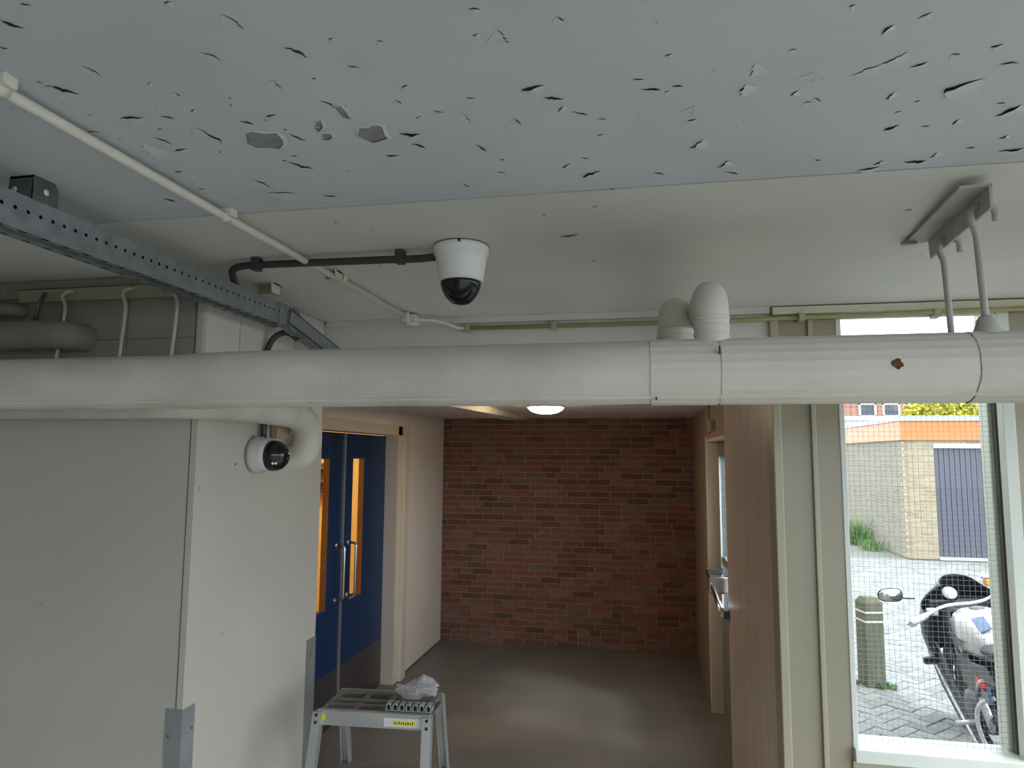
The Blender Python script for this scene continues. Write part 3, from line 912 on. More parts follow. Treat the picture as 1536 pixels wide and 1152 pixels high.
# rounder by subdividing
def chaikin(p, n=2):
    p = [Vector(q) for q in p]
    for _ in range(n):
        o = [p[0]]
        for a, b in zip(p[:-1], p[1:]):
            o += [a * 0.75 + b * 0.25, a * 0.25 + b * 0.75]
        o.append(p[-1])
        p = o
    return p
MB().tube(chaikin(path), 0.052, 24).build('pipe_cover', 'pipe_wrap', p3)

# dirty pipes at the far left
p4 = thing('old_pipe', (-1.9, 1.76, 2.25), 'dirty old pipe stub bending into the wall at the far left', 'pipe')
MB().tube(chaikin([(-3.41, 1.765, 2.262), (-2.2, 1.765, 2.262), (-1.80, 1.765, 2.258), (-1.735, 1.775, 2.256), (-1.725, 1.82, 2.256), (-1.725, 1.86, 2.256)]), 0.044, 24).build('pipe_cover', 'pipe_dirty', p4)
p5 = thing('old_pipe', (-2.2, 1.80, 2.35), 'thin dark pipe above the dirty pipe stub at the far left', 'pipe')
MB().tube(chaikin([(-3.41, 1.80, 2.352), (-2.2, 1.80, 2.352), (-2.0, 1.80, 2.350), (-1.965, 1.82, 2.35), (-1.96, 1.86, 2.35)]), 0.022, 16).build('pipe_cover', 'pipe_dirty', p5)

# hanger with angle iron on the ceiling at the right
hg = thing('pipe_hanger', (0.68, 1.62, CZ), 'painted angle-iron pipe hanger with two hooked rods on the ceiling', 'pipe hanger')
a = MB()
ang = rad(3)
Rz = Matrix.Rotation(rad(-6), 3, 'Z')
def hp(x, y, z):
    q = Rz @ Vector((x, y, 0))
    return Vector((0.685 + q.x, 1.62 + q.y, z))
a.hexa([hp(-0.055, -0.18, CZ - 0.024), hp(0.0, -0.18, CZ - 0.024), hp(0.0, 0.235, CZ - 0.009), hp(-0.055, 0.27, CZ - 0.008)],
       [hp(-0.055, -0.18, CZ - 0.019), hp(0.0, -0.18, CZ - 0.019), hp(0.0, 0.235, CZ - 0.004), hp(-0.055, 0.27, CZ - 0.003)])
a.hexa([hp(-0.005, -0.18, CZ - 0.068), hp(0.0, -0.18, CZ - 0.068), hp(0.0, 0.225, CZ - 0.056), hp(-0.005, 0.225, CZ - 0.056)],
       [hp(-0.005, -0.18, CZ - 0.020), hp(0.0, -0.18, CZ - 0.020), hp(0.0, 0.235, CZ - 0.005), hp(-0.005, 0.235, CZ - 0.005)])
a.build('angle_iron', 'painted_steel', hg)
bx(0.640, 0.672, 1.835, 1.85, CZ - 0.018, CZ - 0.008).build('packing_block', 'painted_steel', hg)
for (lx, ly, zb, fy) in ((-0.018, -0.115, FZ + FR + 0.005, FY), (-0.016, 0.105, RZP + RRP + 0.004, RYP)):
    c = hp(lx, ly, 0)
    h0 = hp(0.025, ly, 0)
    hy = c.y
    pts = [(h0.x, h0.y, CZ - 0.075), (h0.x, h0.y, CZ - 0.052), (h0.x - 0.01, h0.y, CZ - 0.044), (c.x + 0.01, c.y, CZ - 0.040), (c.x, c.y, CZ - 0.048), (c.x - 0.001, c.y, CZ - 0.075),
           (c.x + 0.007, c.y, CZ - 0.092), (c.x + 0.009, c.y, CZ - 0.13), (c.x + 0.012, fy, zb)]
    MB().tube(chaikin(pts, 1), 0.0068, 10).build('hook_rod', 'painted_steel', hg)
    if fy == FY:
        cl = MB()
        cl.lathe([(0.030, -0.02), (0.028, 0.0), (0.020, 0.014), (0.017, 0.028), (0.011, 0.036)], (c.x + 0.012, FY, FZ + FR - 0.002), (0, 0, 1), 14)
        cl.build('pipe_clamp', 'painted_steel', hg)
    else:
        bx(c.x - 0.002, c.x + 0.032, fy - 0.012, fy + 0.012, zb - 0.012, zb + 0.014).build('pipe_clamp', 'painted_steel', hg, bevel=0.002)

# bar with hook rods along the top of the left block wall
hb = thing('pipe_hanger', (-1.62, 1.82, 2.40), 'cream hanger bar with bent rods along the top of the left wall', 'pipe hanger')
hbm = MB()
hbm.box(-1.965, -1.335, 1.825, 1.831, 2.375, 2.418)
hbm.box(-1.965, -1.335, 1.825, 1.845, 2.415, 2.420)
hbm.build('angle_bar', 'cream_paint', hb)
for i, xx in enumerate((-1.775, -1.56, -1.383)):
    pts = [(xx + 0.008, 1.835, 2.405), (xx + 0.004, 1.815, 2.404), (xx - 0.006, 1.806, 2.392), (xx - 0.008, 1.806, 2.378), (xx + 0.004, 1.806, 2.358), (xx + 0.006, 1.806, 2.33), (xx - (0.015 if i == 0 else 0.002), 1.79, 2.08)]
    MB().tube(chaikin(pts, 1), 0.0056, 8).build('hook_rod', 'painted_steel', hb)
MB().tube([(-1.857, 1.815, 2.40), (-1.862, 1.80, 2.36), (-1.868, 1.795, 2.30)], 0.006, 8).build('hook_rod', 'galvanised_dark', hb)

# ------------------------------------------------------------------ galvanised channel on the left of the ceiling
rl_ = thing('steel_channel', (-1.21, 1.3, 2.36), 'galvanised perforated steel channel hung under the ceiling on the left', 'steel channel')
RX0, RX1, RZ0, RZ1 = -1.243, -1.183, 2.328, 2.398


def holed_strip(mb, plane, u0, u1, v0, v1, step, hr, place, nh=8, sx=1.0):
    """flat strip with real round or slotted holes along its length"""
    n = int((u1 - u0) / step)
    st = (u1 - u0) / n
    vc = (v0 + v1) / 2
    for i in range(n):
        a, b = u0 + i * st, u0 + (i + 1) * st
        uc = (a + b) / 2
        outer = [(a, v0), (uc, v0), (b, v0), (b, vc), (b, v1), (uc, v1), (a, v1), (a, vc)]
        inner = []
        for k in range(8):
            w = -3 * PI / 4 + k * PI / 4
            inner.append((uc + hr * sx * cos(w), vc + hr * sin(w)))
        vs = [place(*p) for p in outer] + [place(*p) for p in inner]
        mb.add(vs, [(k, (k + 1) % 8, 8 + (k + 1) % 8, 8 + k) for k in range(8)])


ch = MB()
y0, y1 = -0.6, 2.12
zm0, zm1 = 2.360, 2.376
holed_strip(ch, 'x', y0, y1, zm0, zm1, 0.0285, 0.0043, lambda u, v: (RX1, u, v))
ch.add([(RX1, y0, RZ0), (RX1, y1, RZ0), (RX1, y1, zm0), (RX1, y0, zm0)], [(0, 1, 2, 3)])
ch.add([(RX1, y0, zm1), (RX1, y1, zm1), (RX1, y1, RZ1), (RX1, y0, RZ1)], [(0, 1, 2, 3)])
holed_strip(ch, 'z', y0, y1, RX1 - 0.016, RX1, 0.052, 0.0055, lambda u, v: (v, u, RZ0), sx=2.0)
holed_strip(ch, 'z', y0, y1, RX0, RX0 + 0.016, 0.052, 0.0055, lambda u, v: (v, u, RZ0), sx=2.0)
ch.add([(RX1 - 0.016, y0, RZ0), (RX1 - 0.016, y1, RZ0), (RX1 - 0.016, y1, RZ0 + 0.010), (RX1 - 0.016, y0, RZ0 + 0.010)], [(0, 1, 2, 3)])
ch.add([(RX0 + 0.016, y0, RZ0), (RX0 + 0.016, y1, RZ0), (RX0 + 0.016, y1, RZ0 + 0.010), (RX0 + 0.016, y0, RZ0 + 0.010)], [(0, 1, 2, 3)])
ch.box(RX0 - 0.002, RX0, y0, y1, RZ0, RZ1)
ch.box(RX0, RX1 - 0.001, y0, y1, RZ1 - 0.003, RZ1)
ch.build('channel', 'galvanised', rl_)
bx(RX0 + 0.001, RX1 - 0.006, y0, y1, RZ0 + 0.012, RZ1 - 0.004).build('channel_core', 'black_matt', rl_)  # black filler standing in for the shade inside the hollow channel
# hinged end section that drops towards the header
en = MB()
d0, d1 = Vector((-1.196, 2.10, 2.360)), Vector((-1.196, 2.60, 2.262))
ax = (d1 - d0).normalized()
up = Vector((1, 0, 0)).cross(ax).normalized()
for (o0, o1, w0, w1) in ((-0.026, 0.026, 0.024, 0.027), (0.023, 0.026, -0.024, 0.027), (-0.026, -0.023, -0.024, 0.027)):
    q = [d0 + up * o0 + Vector((w0, 0, 0)), d1 + up * o0 + Vector((w0, 0, 0)), d1 + up * o0 + Vector((w1, 0, 0)), d0 + up * o0 + Vector((w1, 0, 0))]
    q2 = [p + up * (o1 - o0) for p in q]
    en.hexa(q, q2)
for w in (-0.024, -0.005, 0.012):
    q = [d0 - up * 0.027 + Vector((w, 0, 0)), d1 - up * 0.027 + Vector((w, 0, 0)), d1 - up * 0.027 + Vector((w + 0.008, 0, 0)), d0 - up * 0.027 + Vector((w + 0.008, 0, 0))]
    en.hexa(q, [p + up * 0.004 for p in q])
en.build('end_section', 'galvanised', rl_)
MB().lathe([(0.043, 0), (0.043, 0.004)], (-1.1815, 2.145, 2.357), (1, 0, 0), 24).build('hinge_plate', 'galvanised', rl_)
MB().lathe([(0.008, 0), (0.008, 0.006), (0.004, 0.009)], (-1.1775, 2.16, 2.350), (1, 0, 0), 8).build('bolt', 'chrome', rl_)
bx(-1.1825, -1.1800, 2.05, 2.12, 2.330, 2.397).build('splice_plate', 'galvanised', rl_)
# ceiling bracket of the channel
br_ = MB()
bx0 = -1.20
br_.prism([(-1.245, 1.115, CZ - 0.001), (-1.192, 1.115, CZ - 0.001), (-1.188, 1.115, CZ - 0.030), (-1.190, 1.115, RZ1 - 0.002), (-1.256, 1.115, RZ1 - 0.002), (-1.248, 1.115, CZ - 0.03)], (0, 0.004, 0))
br_.prism([(-1.192, 1.115, CZ - 0.001), (-1.192, 1.166, CZ - 0.001), (-1.192, 1.174, CZ - 0.014), (-1.192, 1.176, RZ1 - 0.002), (-1.192, 1.115, RZ1 - 0.002)], (0.004, 0, 0))
br_.box(-1.245, -1.188, 1.115, 1.166, CZ - 0.005, CZ)
brk = br_.build('ceiling_bracket', 'galvanised_dark', rl_)
for c, axn in (((-1.232, 1.1145, CZ - 0.028), (0, -1, 0)), ((-1.1875, 1.145, CZ - 0.026), (1, 0, 0))):
    MB().lathe([(0.0065, 0), (0.0065, 0.0006)], c, axn, 12).build('bracket_hole', 'ceiling_paint_far', brk)

# ------------------------------------------------------------------ conduits
cw = thing('surface_conduit', (-0.915, 1.6, CZ), 'cream conduit running along the ceiling to the back wall', 'conduit')
MB().tube([(-0.925, -0.6, 2.432), (-0.928, 1.0, 2.432), (-0.925, 1.36, 2.431), (-0.905, 2.50, 2.432)], 0.0095, 12).build('tube', 'conduit_white', cw)
for yy in (0.80, 1.36, 1.95):
    bx(-0.945, -0.905, yy - 0.012, yy + 0.012, CZ - 0.018, CZ).build('saddle', 'conduit_white', cw, bevel=0.002)
    MB().lathe([(0.0115, 0), (0.0115, 0.024)], (-0.927 + 0.0123 * max(0, yy - 1.36), yy - 0.012, 2.4315), (0, 1, 0), 12).build('saddle_clip', 'conduit_white', cw)
bx(-0.928, -0.868, 2.50, 2.575, CZ - 0.035, CZ - 0.008).build('tee_box', 'conduit_white', cw, bevel=0.005)
MB().lathe([(0.028, 0), (0.030, 0.01), (0.026, 0.014)], (-0.897, 2.54, CZ - 0.047), (0, 0, 1), 18).build('tee_cap', 'conduit_white', cw)
bx(-0.92, -0.893, 2.485, 2.505, CZ - 0.04, CZ - 0.002).build('tee_collar', 'conduit_white', cw, bevel=0.003)
MB().tube(chaikin([(-0.87, 2.54, 2.427), (-0.80, 2.56, 2.424), (-0.755, 2.59, 2.412), (-0.735, 2.615, 2.402), (-0.68, 2.622, 2.403)]), 0.0062, 8).build('flex_tail', 'conduit_white', cw)

co = thing('surface_conduit', (0.3, 2.625, 2.404), 'thin olive-green conduit along the top of the back wall', 'conduit')
MB().tube([(-0.72, 2.624, 2.402), (0.3, 2.624, 2.402), (1.1, 2.604, 2.408), (2.15, 2.604, 2.414)], 0.0085, 10).build('tube', 'conduit_olive', co)
for xx in (-0.69, -0.345, 0.56, 1.005):
    yy = 2.624 if xx < 0.4 else 2.609
    bx(xx - 0.011, xx + 0.011, yy - 0.014, 2.645, 2.388, 2.419).build('saddle', 'cream_trim', co, bevel=0.003)

cd = thing('surface_conduit', (-0.8, 1.73, 2.43), 'dark grey conduit between the dome camera and the steel channel', 'conduit')
MB().tube(chaikin([(-0.545, 1.725, 2.426), (-0.60, 1.727, 2.424), (-0.66, 1.727, 2.426), (-1.08, 1.727, 2.430), (-1.14, 1.735, 2.430), (-1.175, 1.765, 2.428), (-1.192, 1.80, 2.418), (-1.20, 1.83, 2.395)]), 0.0105, 12).build('tube', 'conduit_dark', cd)
for xx in (-1.072, -0.645):
    bx(xx - 0.012, xx + 0.012, 1.712, 1.742, 2.413, CZ).build('saddle', 'conduit_dark', cd, bevel=0.003)
ct = thing('surface_conduit', (-1.3, 2.2, 2.1), 'dark grey conduit looping down the side wall to the turret camera', 'conduit')
MB().tube(chaikin([(-1.30, 2.185, 1.955), (-1.30, 2.18, 2.15), (-1.30, 2.175, 2.25), (-1.285, 2.19, 2.305), (-1.255, 2.205, 2.328), (-1.225, 2.21, 2.322), (-1.205, 2.22, 2.300)]), 0.0105, 12).build('tube', 'conduit_dark', ct)
# small plates left on the ceiling
for i, (xx, yy, lab) in enumerate(((-1.19, 1.99, 'small cream angle plate on the ceiling beside the steel channel'), (-0.915, 1.88, 'small painted clip on the ceiling under the cream conduit'))):
    t = thing('angle_plate', (xx, yy, CZ), lab, 'bracket')
    s = 1.0 if i == 0 else 0.7
    bx(xx - 0.055 * s, xx + 0.02 * s, yy - 0.004, yy + 0.05, CZ - 0.005, CZ).build('plate', 'cream_trim', t)
    bx(xx + 0.016 * s, xx + 0.020 * s, yy - 0.012, yy + 0.035, CZ - 0.034 * s, CZ).build('lip', 'white_paint', t)
    bx(xx - 0.055 * s, xx + 0.018 * s, yy + 0.03, yy + 0.034, CZ - 0.028 * s, CZ - 0.004).build('web', 'cream_trim', t)

# ------------------------------------------------------------------ cameras
dc = thing('dome_camera', (-0.473, 1.72, CZ), 'white dome camera with a black eye hanging from the ceiling', 'security camera')
C0 = (-0.473, 1.72, CZ)
MB().lathe([(0.073, 0.0), (0.0735, -0.012), (0.073, -0.024), (0.0685, -0.026), (0.0665, -0.045), (0.061, -0.078), (0.0575, -0.096), (0.054, -0.098)], C0, n=40).build('housing', 'camera_white', dc)
MB().lathe([(0.0545, -0.094), (0.0535, -0.105), (0.049, -0.121), (0.040, -0.138), (0.030, -0.149), (0.022, -0.154), (0.012, -0.157), (0.0, -0.158)], C0, n=40).build('dome', 'black_gloss', dc)
MB().lathe([(0.0738, -0.0005), (0.0738, -0.0035)], C0, n=40).build('base_gap', 'joint_dark', dc)
bx(-0.462, -0.456, 1.6435, 1.650, CZ - 0.009, CZ - 0.003).build('screw_recess', 'black_matt', dc)

TC = Vector((SX + 0.006, 2.165, 1.896))
tc_ = thing('turret_camera', TC, 'white turret camera with a black face on the side wall under the pipe', 'security camera')
MB().lathe([(0.064, 0.0), (0.064, 0.012), (0.061, 0.024), (0.056, 0.040), (0.052, 0.050)], TC, (1, 0, 0), 36).build('base', 'turret_white', tc_)
bc = TC + Vector((0.060, 0.012, -0.003))
MB().ellip(bc, (0.050, 0.050, 0.050), nu=28, nv=18).build('ball', 'turret_white', tc_)
look = Vector((0.66, -0.72, -0.20)).normalized()
fc = MB().lathe([(0.0512, -0.012), (0.0525, 0.000), (0.0520, 0.010), (0.0490, 0.022), (0.0430, 0.034), (0.033, 0.043), (0.022, 0.0490), (0.010, 0.0520), (0.0, 0.0530)], bc, look, 32).build('face', 'black_gloss', tc_)
qq = look.to_track_quat('Z', 'Y')
side = look.cross(Vector((0, 0, 1))).normalized()
upv = side.cross(look).normalized()
fc2 = bc + look * 0.0510
lens = MB()
R3 = Matrix((side, upv, look)).transposed()
lens.box(-0.014, 0.012, -0.007, 0.011, -0.004, 0.002)
lens.v = [R3 @ v + fc2 + side * 0.006 for v in lens.v]
lens.build('lens_window', 'lens_blue', fc, bevel=0.001)
for dx in (-0.001, 0.009):
    MB().lathe([(0.0042, -0.008), (0.0042, 0.0005), (0.002, 0.001)], fc2 - upv * 0.016 + side * (dx + 0.004), look, 12).build('led', 'led_white', fc)
MB().ellip(bc + look * 0.012 + upv * 0.038 + side * 0.006, (0.020, 0.020, 0.016), nu=14, nv=8).build('face_lobe', 'black_gloss', tc_)
jb = thing('junction_box', (SX, 2.29, 1.99), 'small tan junction box with a white clip above the turret camera', 'junction box')
bx(SX + 0.006, SX + 0.030, 2.255, 2.345, 1.955, 2.04).build('box_body', 'wood_tan', jb, bevel=0.002)
MB().tube([(SX + 0.02, 2.365, 2.03), (SX + 0.03, 2.37, 2.00), (SX + 0.024, 2.36, 1.972)], 0.006, 8).build('clip', 'conduit_white', jb)
sc_ = MB().lathe([(0.0035, 0), (0.0035, 0.0015)], (SX, 2.055, 1.865), (1, 0, 0), 10).build('wall_screw', 'black_matt')
tag(sc_, 'single dark screw hole left of the turret camera', 'screw')

# ------------------------------------------------------------------ metal corner guards
def guard(y, sgn, zt, label):
    t = thing('corner_guard', (SX, y, 0), label, 'corner guard', 'steel corner guards of the left wall')
    if sgn < 0:     # near corner: one flange on the front face, one on the side face
        m = MB().box(SX - 0.052, SX + 0.002, y - 0.0025, y, 0, zt)
        m.build('flange', 'steel_guard', t)
        MB().box(SX, SX + 0.0025, y - 0.002, y + 0.055, 0, zt).build('flange', 'steel_guard', t)
        sp = [((SX - 0.040, y - 0.0027, zt - 0.075), (0, -1, 0)), ((SX + 0.0027, y + 0.043, zt - 0.065), (1, 0, 0))]
    else:
        MB().box(SX, SX + 0.0025, y - 0.075, y, 0, zt).build('flange', 'steel_guard', t)
        MB().box(SX - 0.02, SX + 0.002, y, y + 0.0025, 0, zt).build('flange', 'steel_guard', t)
        sp = [((SX + 0.0027, y - 0.04, zt - 0.06), (1, 0, 0)), ((SX + 0.0027, y - 0.04, zt - 0.5), (1, 0, 0))]
    for c, a_ in sp:
        MB().lathe([(0.004, 0), (0.004, 0.001)], c, a_, 10).build('screw', 'galvanised_dark', t)


guard(SY, -1, 1.165, 'steel corner guard on the near corner of the left wall')
guard(WY + 0.02, 1, 1.17, 'steel corner guard on the far edge beside the blue doors')

# ------------------------------------------------------------------ stepladder
lad = thing('stepladder', (-0.905, 2.34, 0), 'aluminium stepladder with tool slots in its top, in front of the passage', 'stepladder', rot=(0, 0, rad(3.5)))
LW, LD, LT = 0.185, 0.105, 1.055


def lb(name, m, *boxes, bevel=0.0, rot=None):
    mb = MB()
    for b in boxes:
        mb.box(*b)
    return mb.build(name, m, lad, local=True, bevel=bevel)


lb('front_rail', 'aluminium', (-LW, LW + 0.015, -LD - 0.006, -LD, LT - 0.047, LT + 0.001), (-LW, LW + 0.015, -LD, -LD + 0.012, LT - 0.008, LT + 0.001), bevel=0.0015)
lb('rear_rail', 'aluminium', (-LW, LW + 0.01, LD, LD + 0.006, LT - 0.045, LT), bevel=0.0015)
tp = MB()
for a0, a1 in ((-0.098, -0.082), (-0.045, -0.028), (0.000, 0.020), (0.078, 0.104)):
    tp.box(-LW + 0.004, LW, a0, a1, LT - 0.007, LT - 0.001)
for xx in (-LW + 0.004, -0.075, 0.02, LW - 0.02):
    tp.box(xx, xx + 0.016, -0.098, 0.104, LT - 0.009, LT - 0.003)
tp.build('top_tray', 'aluminium_dark', lad, local=True)
lb('tray_bottom', 'aluminium_dark', (-LW + 0.004, LW, -LD + 0.001, LD, LT - 0.034, LT - 0.028))


def leg(x, y, dx, dy, w, name='leg'):
    mb = MB()
    t, b = LT - 0.004, 0.0
    def q(z, f):
        k = (LT - z) / LT
        cx, cy = x + dx * k, y + dy * k
        return [(cx - w / 2, cy - f, z), (cx + w / 2, cy - f, z), (cx + w / 2, cy + f, z), (cx - w / 2, cy + f, z)]
    mb.hexa(q(b, 0.004), q(t, 0.004))
    sgn = 1 if dy < 0 else -1
    for sx in (-1, 1):
        def e(z):
            k = (LT - z) / LT
            cx, cy = x + dx * k + sx * (w / 2 - 0.0015), y + dy * k
            return [(cx - 0.0015, cy, z), (cx + 0.0015, cy, z), (cx + 0.0015, cy + sgn * 0.026, z), (cx - 0.0015, cy + sgn * 0.026, z)]
        mb.hexa(e(b), e(t))
    return mb.build(name, 'aluminium', lad, local=True)


leg(-LW + 0.004, -LD - 0.010, -0.035, -0.22, 0.03)
leg(LW + 0.004, -LD - 0.010, 0.035, -0.22, 0.03)
leg(-LW + 0.012, LD + 0.004, -0.02, 0.24, 0.03)
leg(LW - 0.004, LD + 0.004, 0.03, 0.24, 0.03)
for zz in (0.78, 0.53, 0.28):
    k = (LT - zz) / LT
    yy = LD + 0.24 * k
    lb('tread', 'aluminium_dark', (-LW - 0.0, LW + 0.005, yy - 0.075, yy + 0.0, zz - 0.03, zz))
for zz in (0.68, 0.36):
    k = (LT - zz) / LT
    yy = -LD - 0.22 * k
    lb('tread', 'aluminium_dark', (-LW - 0.01, LW + 0.01, yy + 0.004, yy + 0.075, zz - 0.03, zz))
for sx in (-LW + 0.002, LW + 0.006):
    for zz in (LT - 0.012, LT - 0.034):
        MB().lathe([(0.0052, 0), (0.0052, 0.003), (0.003, 0.004)], (sx, -LD - 0.0135 - 0.22 * (LT - zz) / LT, zz), (0, -1, 0), 10).build('rivet', 'black_matt', lad, local=True)
lb('sticker', 'sticker_white', (0.045, 0.172, -LD - 0.0066, -LD - 0.006, LT - 0.040, LT - 0.012))
lb('sticker_print', 'yellow_sticker', (0.075, 0.150, -LD - 0.0070, -LD - 0.0066, LT - 0.033, LT - 0.020))
sp_ = MB()
for i in range(9):
    x = 0.08 + i * 0.0075
    sp_.box(x, x + 0.0035, -LD - 0.0073, -LD - 0.0070, LT - 0.031, LT - 0.022 - 0.003 * (i % 2))
sp_.build('sticker_marks', 'black_matt', lad, local=True)
lb('sticker', 'yellow_sticker', (-LW + 0.017, -LW + 0.030, -LD - 0.0066, -LD - 0.006, LT - 0.030, LT - 0.012))

# seven cable clips in a row on the ladder top
cr_, sr_ = cos(rad(3.5)), sin(rad(3.5))
def ladw(x, y, z):
    return Vector((-0.905 + x * cr_ - y * sr_, 2.34 + x * sr_ + y * cr_, z))
CLIPL = ['leftmost cable clip in the row on the ladder top', 'second cable clip from the left in the row on the ladder', 'third cable clip from the left in the row on the ladder',
         'middle cable clip of the seven in the row on the ladder', 'third cable clip from the right in the row on the ladder', 'second cable clip from the right in the row on the ladder',
         'rightmost cable clip in the row on the ladder top']
for i in range(7):
    w = ladw(0.052 + i * 0.0225, -0.068, LT)
    t = thing('cable_clip', w, CLIPL[i], 'cable clip', 'row of cable clips on the ladder', rot=(0, 0, rad(3.5)))
    mb = MB()
    mb.box(-0.010, 0.010, -0.018, 0.018, 0, 0.004)
    mb.box(-0.010, -0.0055, -0.018, 0.018, 0.004, 0.020)
    mb.box(0.0060, 0.010, -0.018, 0.018, 0.004, 0.014)
    mb.tube(arc((0.0, -0.018, 0.013), (-0.008, 0, 0), (0, 0, 0.010), 0, PI * 0.85, 6), 0.0022, 6)
    mb.box(-0.008, 0.007, -0.010, 0.018, 0.019, 0.0225)
    mb.build('clip_body', 'aluminium', t, local=True)
    MB().box(-0.0055, 0.006, -0.0165, 0.017, 0.004, 0.0185).build('clip_mouth', 'black_matt', t, local=True)

# crumpled clear plastic bag
bag = MB()
NU, NV = 40, 22
vs, fs = [], []
from mathutils import noise as mnoise
for jv in range(NV + 1):
    t = PI * jv / NV
    for k in range(NU):
        w = 2 * PI * k / NU
        s = max(sin(t), 1e-3)
        p = Vector((s * cos(w), s * sin(w), cos(t)))
        nn = mnoise.noise(p * 1.7 + Vector((3, 1, 7))) * 0.40 + abs(mnoise.noise(p * 3.6)) * 0.34 + abs(mnoise.noise(p * 8.0)) * 0.22
        rr = 0.82 + nn
        q = Vector((p.x * 0.074 * rr, p.y * 0.046 * rr, p.z * 0.033 * rr))
        q.z = max(q.z, -0.032) + 0.032
        q.z *= (1.0 + 0.22 * cos((q.x - 0.03) * 45))
        vs.append(q)
for jv in range(NV):
    for k in range(NU):
        k2 = (k + 1) % NU
        fs.append((jv * NU + k, (jv + 1) * NU + k, (jv + 1) * NU + k2, jv * NU + k2))
bag.add(vs, fs, False)
b_ = bag.build('plastic_bag', 'bag_plastic', local=True)
b_.location = ladw(0.115, 0.045, LT)
b_.rotation_euler = (0, 0, rad(10))
tag(b_, 'crumpled clear plastic bag on the ladder top', 'plastic bag')

# ------------------------------------------------------------------ outside
g_ = struct(bx(-45, 60, -45, 75, -0.20, -0.014).build('ground', 'paver_joint'), 'paved ground outside')
HB = 0.1
PVM = []
for mi in range(4):
    m = MB()
    a, b, t, c = 0.0965, 0.0465, 0.0, 0.004
    m.hexa([(-a, -b, -0.03), (a, -b, -0.03), (a, b, -0.03), (-a, b, -0.03)], [(-a, -b, -c), (a, -b, -c), (a, b, -c), (-a, b, -c)])
    o = 4
    m.f.pop(1); m.s.pop(); m.m.pop()
    m.add([(-a, -b, -c), (a, -b, -c), (a, b, -c), (-a, b, -c), (-a + c, -b + c, 0), (a - c, -b + c, 0), (a - c, b - c, 0), (-a + c, b - c, 0)],
          [(4, 5, 6, 7), (0, 1, 5, 4), (1, 2, 6, 5), (2, 3, 7, 6), (3, 0, 4, 7)])
    PVM.append(m)
PVMESH = [PVM[i].mesh('paver', PAVERS[i]) for i in range(4)]
cand = []
r45 = Matrix.Rotation(rad(45), 3, 'Z')
for c_ in range(-45, 190):
    for r_ in range(-50, 180):
        dd = (c_ - r_) % 4
        if dd == 0:
            p = Vector(((c_ + 1.0) * HB, (r_ + 0.5) * HB, 0)); rot = 0
        elif dd == 3:
            p = Vector(((c_ + 0.5) * HB, (r_ + 1.0) * HB, 0)); rot = PI / 2
        else:
            continue
        w = r45 @ p
        w = Vector((w.x + 2.0, w.y, 0))
        if 3.3 < w.y < 14.3 and 0.75 < w.x < 0.50 * w.y + 0.9 and not (w.x > 4.75 and w.y > 14.2):
            cand.append((w, rot + rad(45)))
vis = sorted([c for c in cand if 0.25 * c[0].y - 0.12 < c[0].x < 0.455 * c[0].y and c[0].y > 4.98], key=lambda c: c[0].length)
near_ids = set(id(c) for c in vis[:295])
restp = MB()
for c in cand:
    mi = RNG.randrange(4)
    z = RNG.uniform(-0.004, 0.001)
    if id(c) in near_ids:
        o = bpy.data.objects.new('paver', PVMESH[mi])
        COL.objects.link(o)
        o.parent = g_
        o.location = (c[0].x, c[0].y, z)
        o.rotation_euler = (RNG.uniform(-0.015, 0.015), RNG.uniform(-0.015, 0.015), c[1])
    else:
        R = Matrix.Rotation(c[1], 3, 'Z')
        restp.mi = mi
        restp.add([R @ v + Vector((c[0].x, c[0].y, z)) for v in PVM[mi].v], PVM[mi].f)
tag(restp.build('paving', PAVERS, g_), kind='stuff')

# bollard
bo = thing('bollard', (1.84, 6.47, 0), 'weathered square wooden bollard with white bands beside the motorcycle', 'bollard', rot=(0, 0, rad(14)))
w = 0.078
MB().hexa([(-w, -w, 0), (w, -w, 0), (w, w, 0), (-w, w, 0)], [(-w, -w, 0.685), (w, -w, 0.685), (w, w, 0.685), (-w, w, 0.685)]).build('post', 'bollard_wood', bo, local=True, bevel=0.006)
MB().hexa([(-w, -w, 0.683), (w, -w, 0.683), (w, w, 0.683), (-w, w, 0.683)], [(-0.05, -0.05, 0.725), (0.05, -0.05, 0.725), (0.05, 0.05, 0.725), (-0.05, 0.05, 0.725)]).build('cap', 'bollard_wood', bo, local=True, bevel=0.004)
for zz in (0.525, 0.600):
    MB().box(-w - 0.002, w + 0.002, -w - 0.002, w + 0.002, zz, zz + 0.014).build('band', 'reflective', bo, local=True)


def tuft(cx, cy, n, h, spread, label, group=None):
    mb = MB()
    for i in range(n):
        a = RNG.uniform(0, 2 * PI)
        d = spread * math.sqrt(RNG.random())
        x, y = cx + d * cos(a), cy + d * sin(a) * 0.4
        b = RNG.uniform(0, PI)
        hh = h * RNG.uniform(0.4, 1.0)
        lx, ly = RNG.uniform(-0.4, 0.4) * hh, RNG.uniform(-0.4, 0.4) * hh
        ww = 0.006
        dx, dy = ww * cos(b), ww * sin(b)
        mb.add([(x - dx, y - dy, 0), (x + dx, y + dy, 0), (x + lx * 0.4 + dx, y + ly * 0.4 + dy, hh * 0.6), (x + lx * 0.4 - dx, y + ly * 0.4 - dy, hh * 0.6), (x + lx, y + ly, hh)],
               [(0, 1, 2, 3), (3, 2, 4)])
    return tag(mb.build('grass_tuft', 'grass', origin=(cx, cy, 0)), label, 'grass', group)


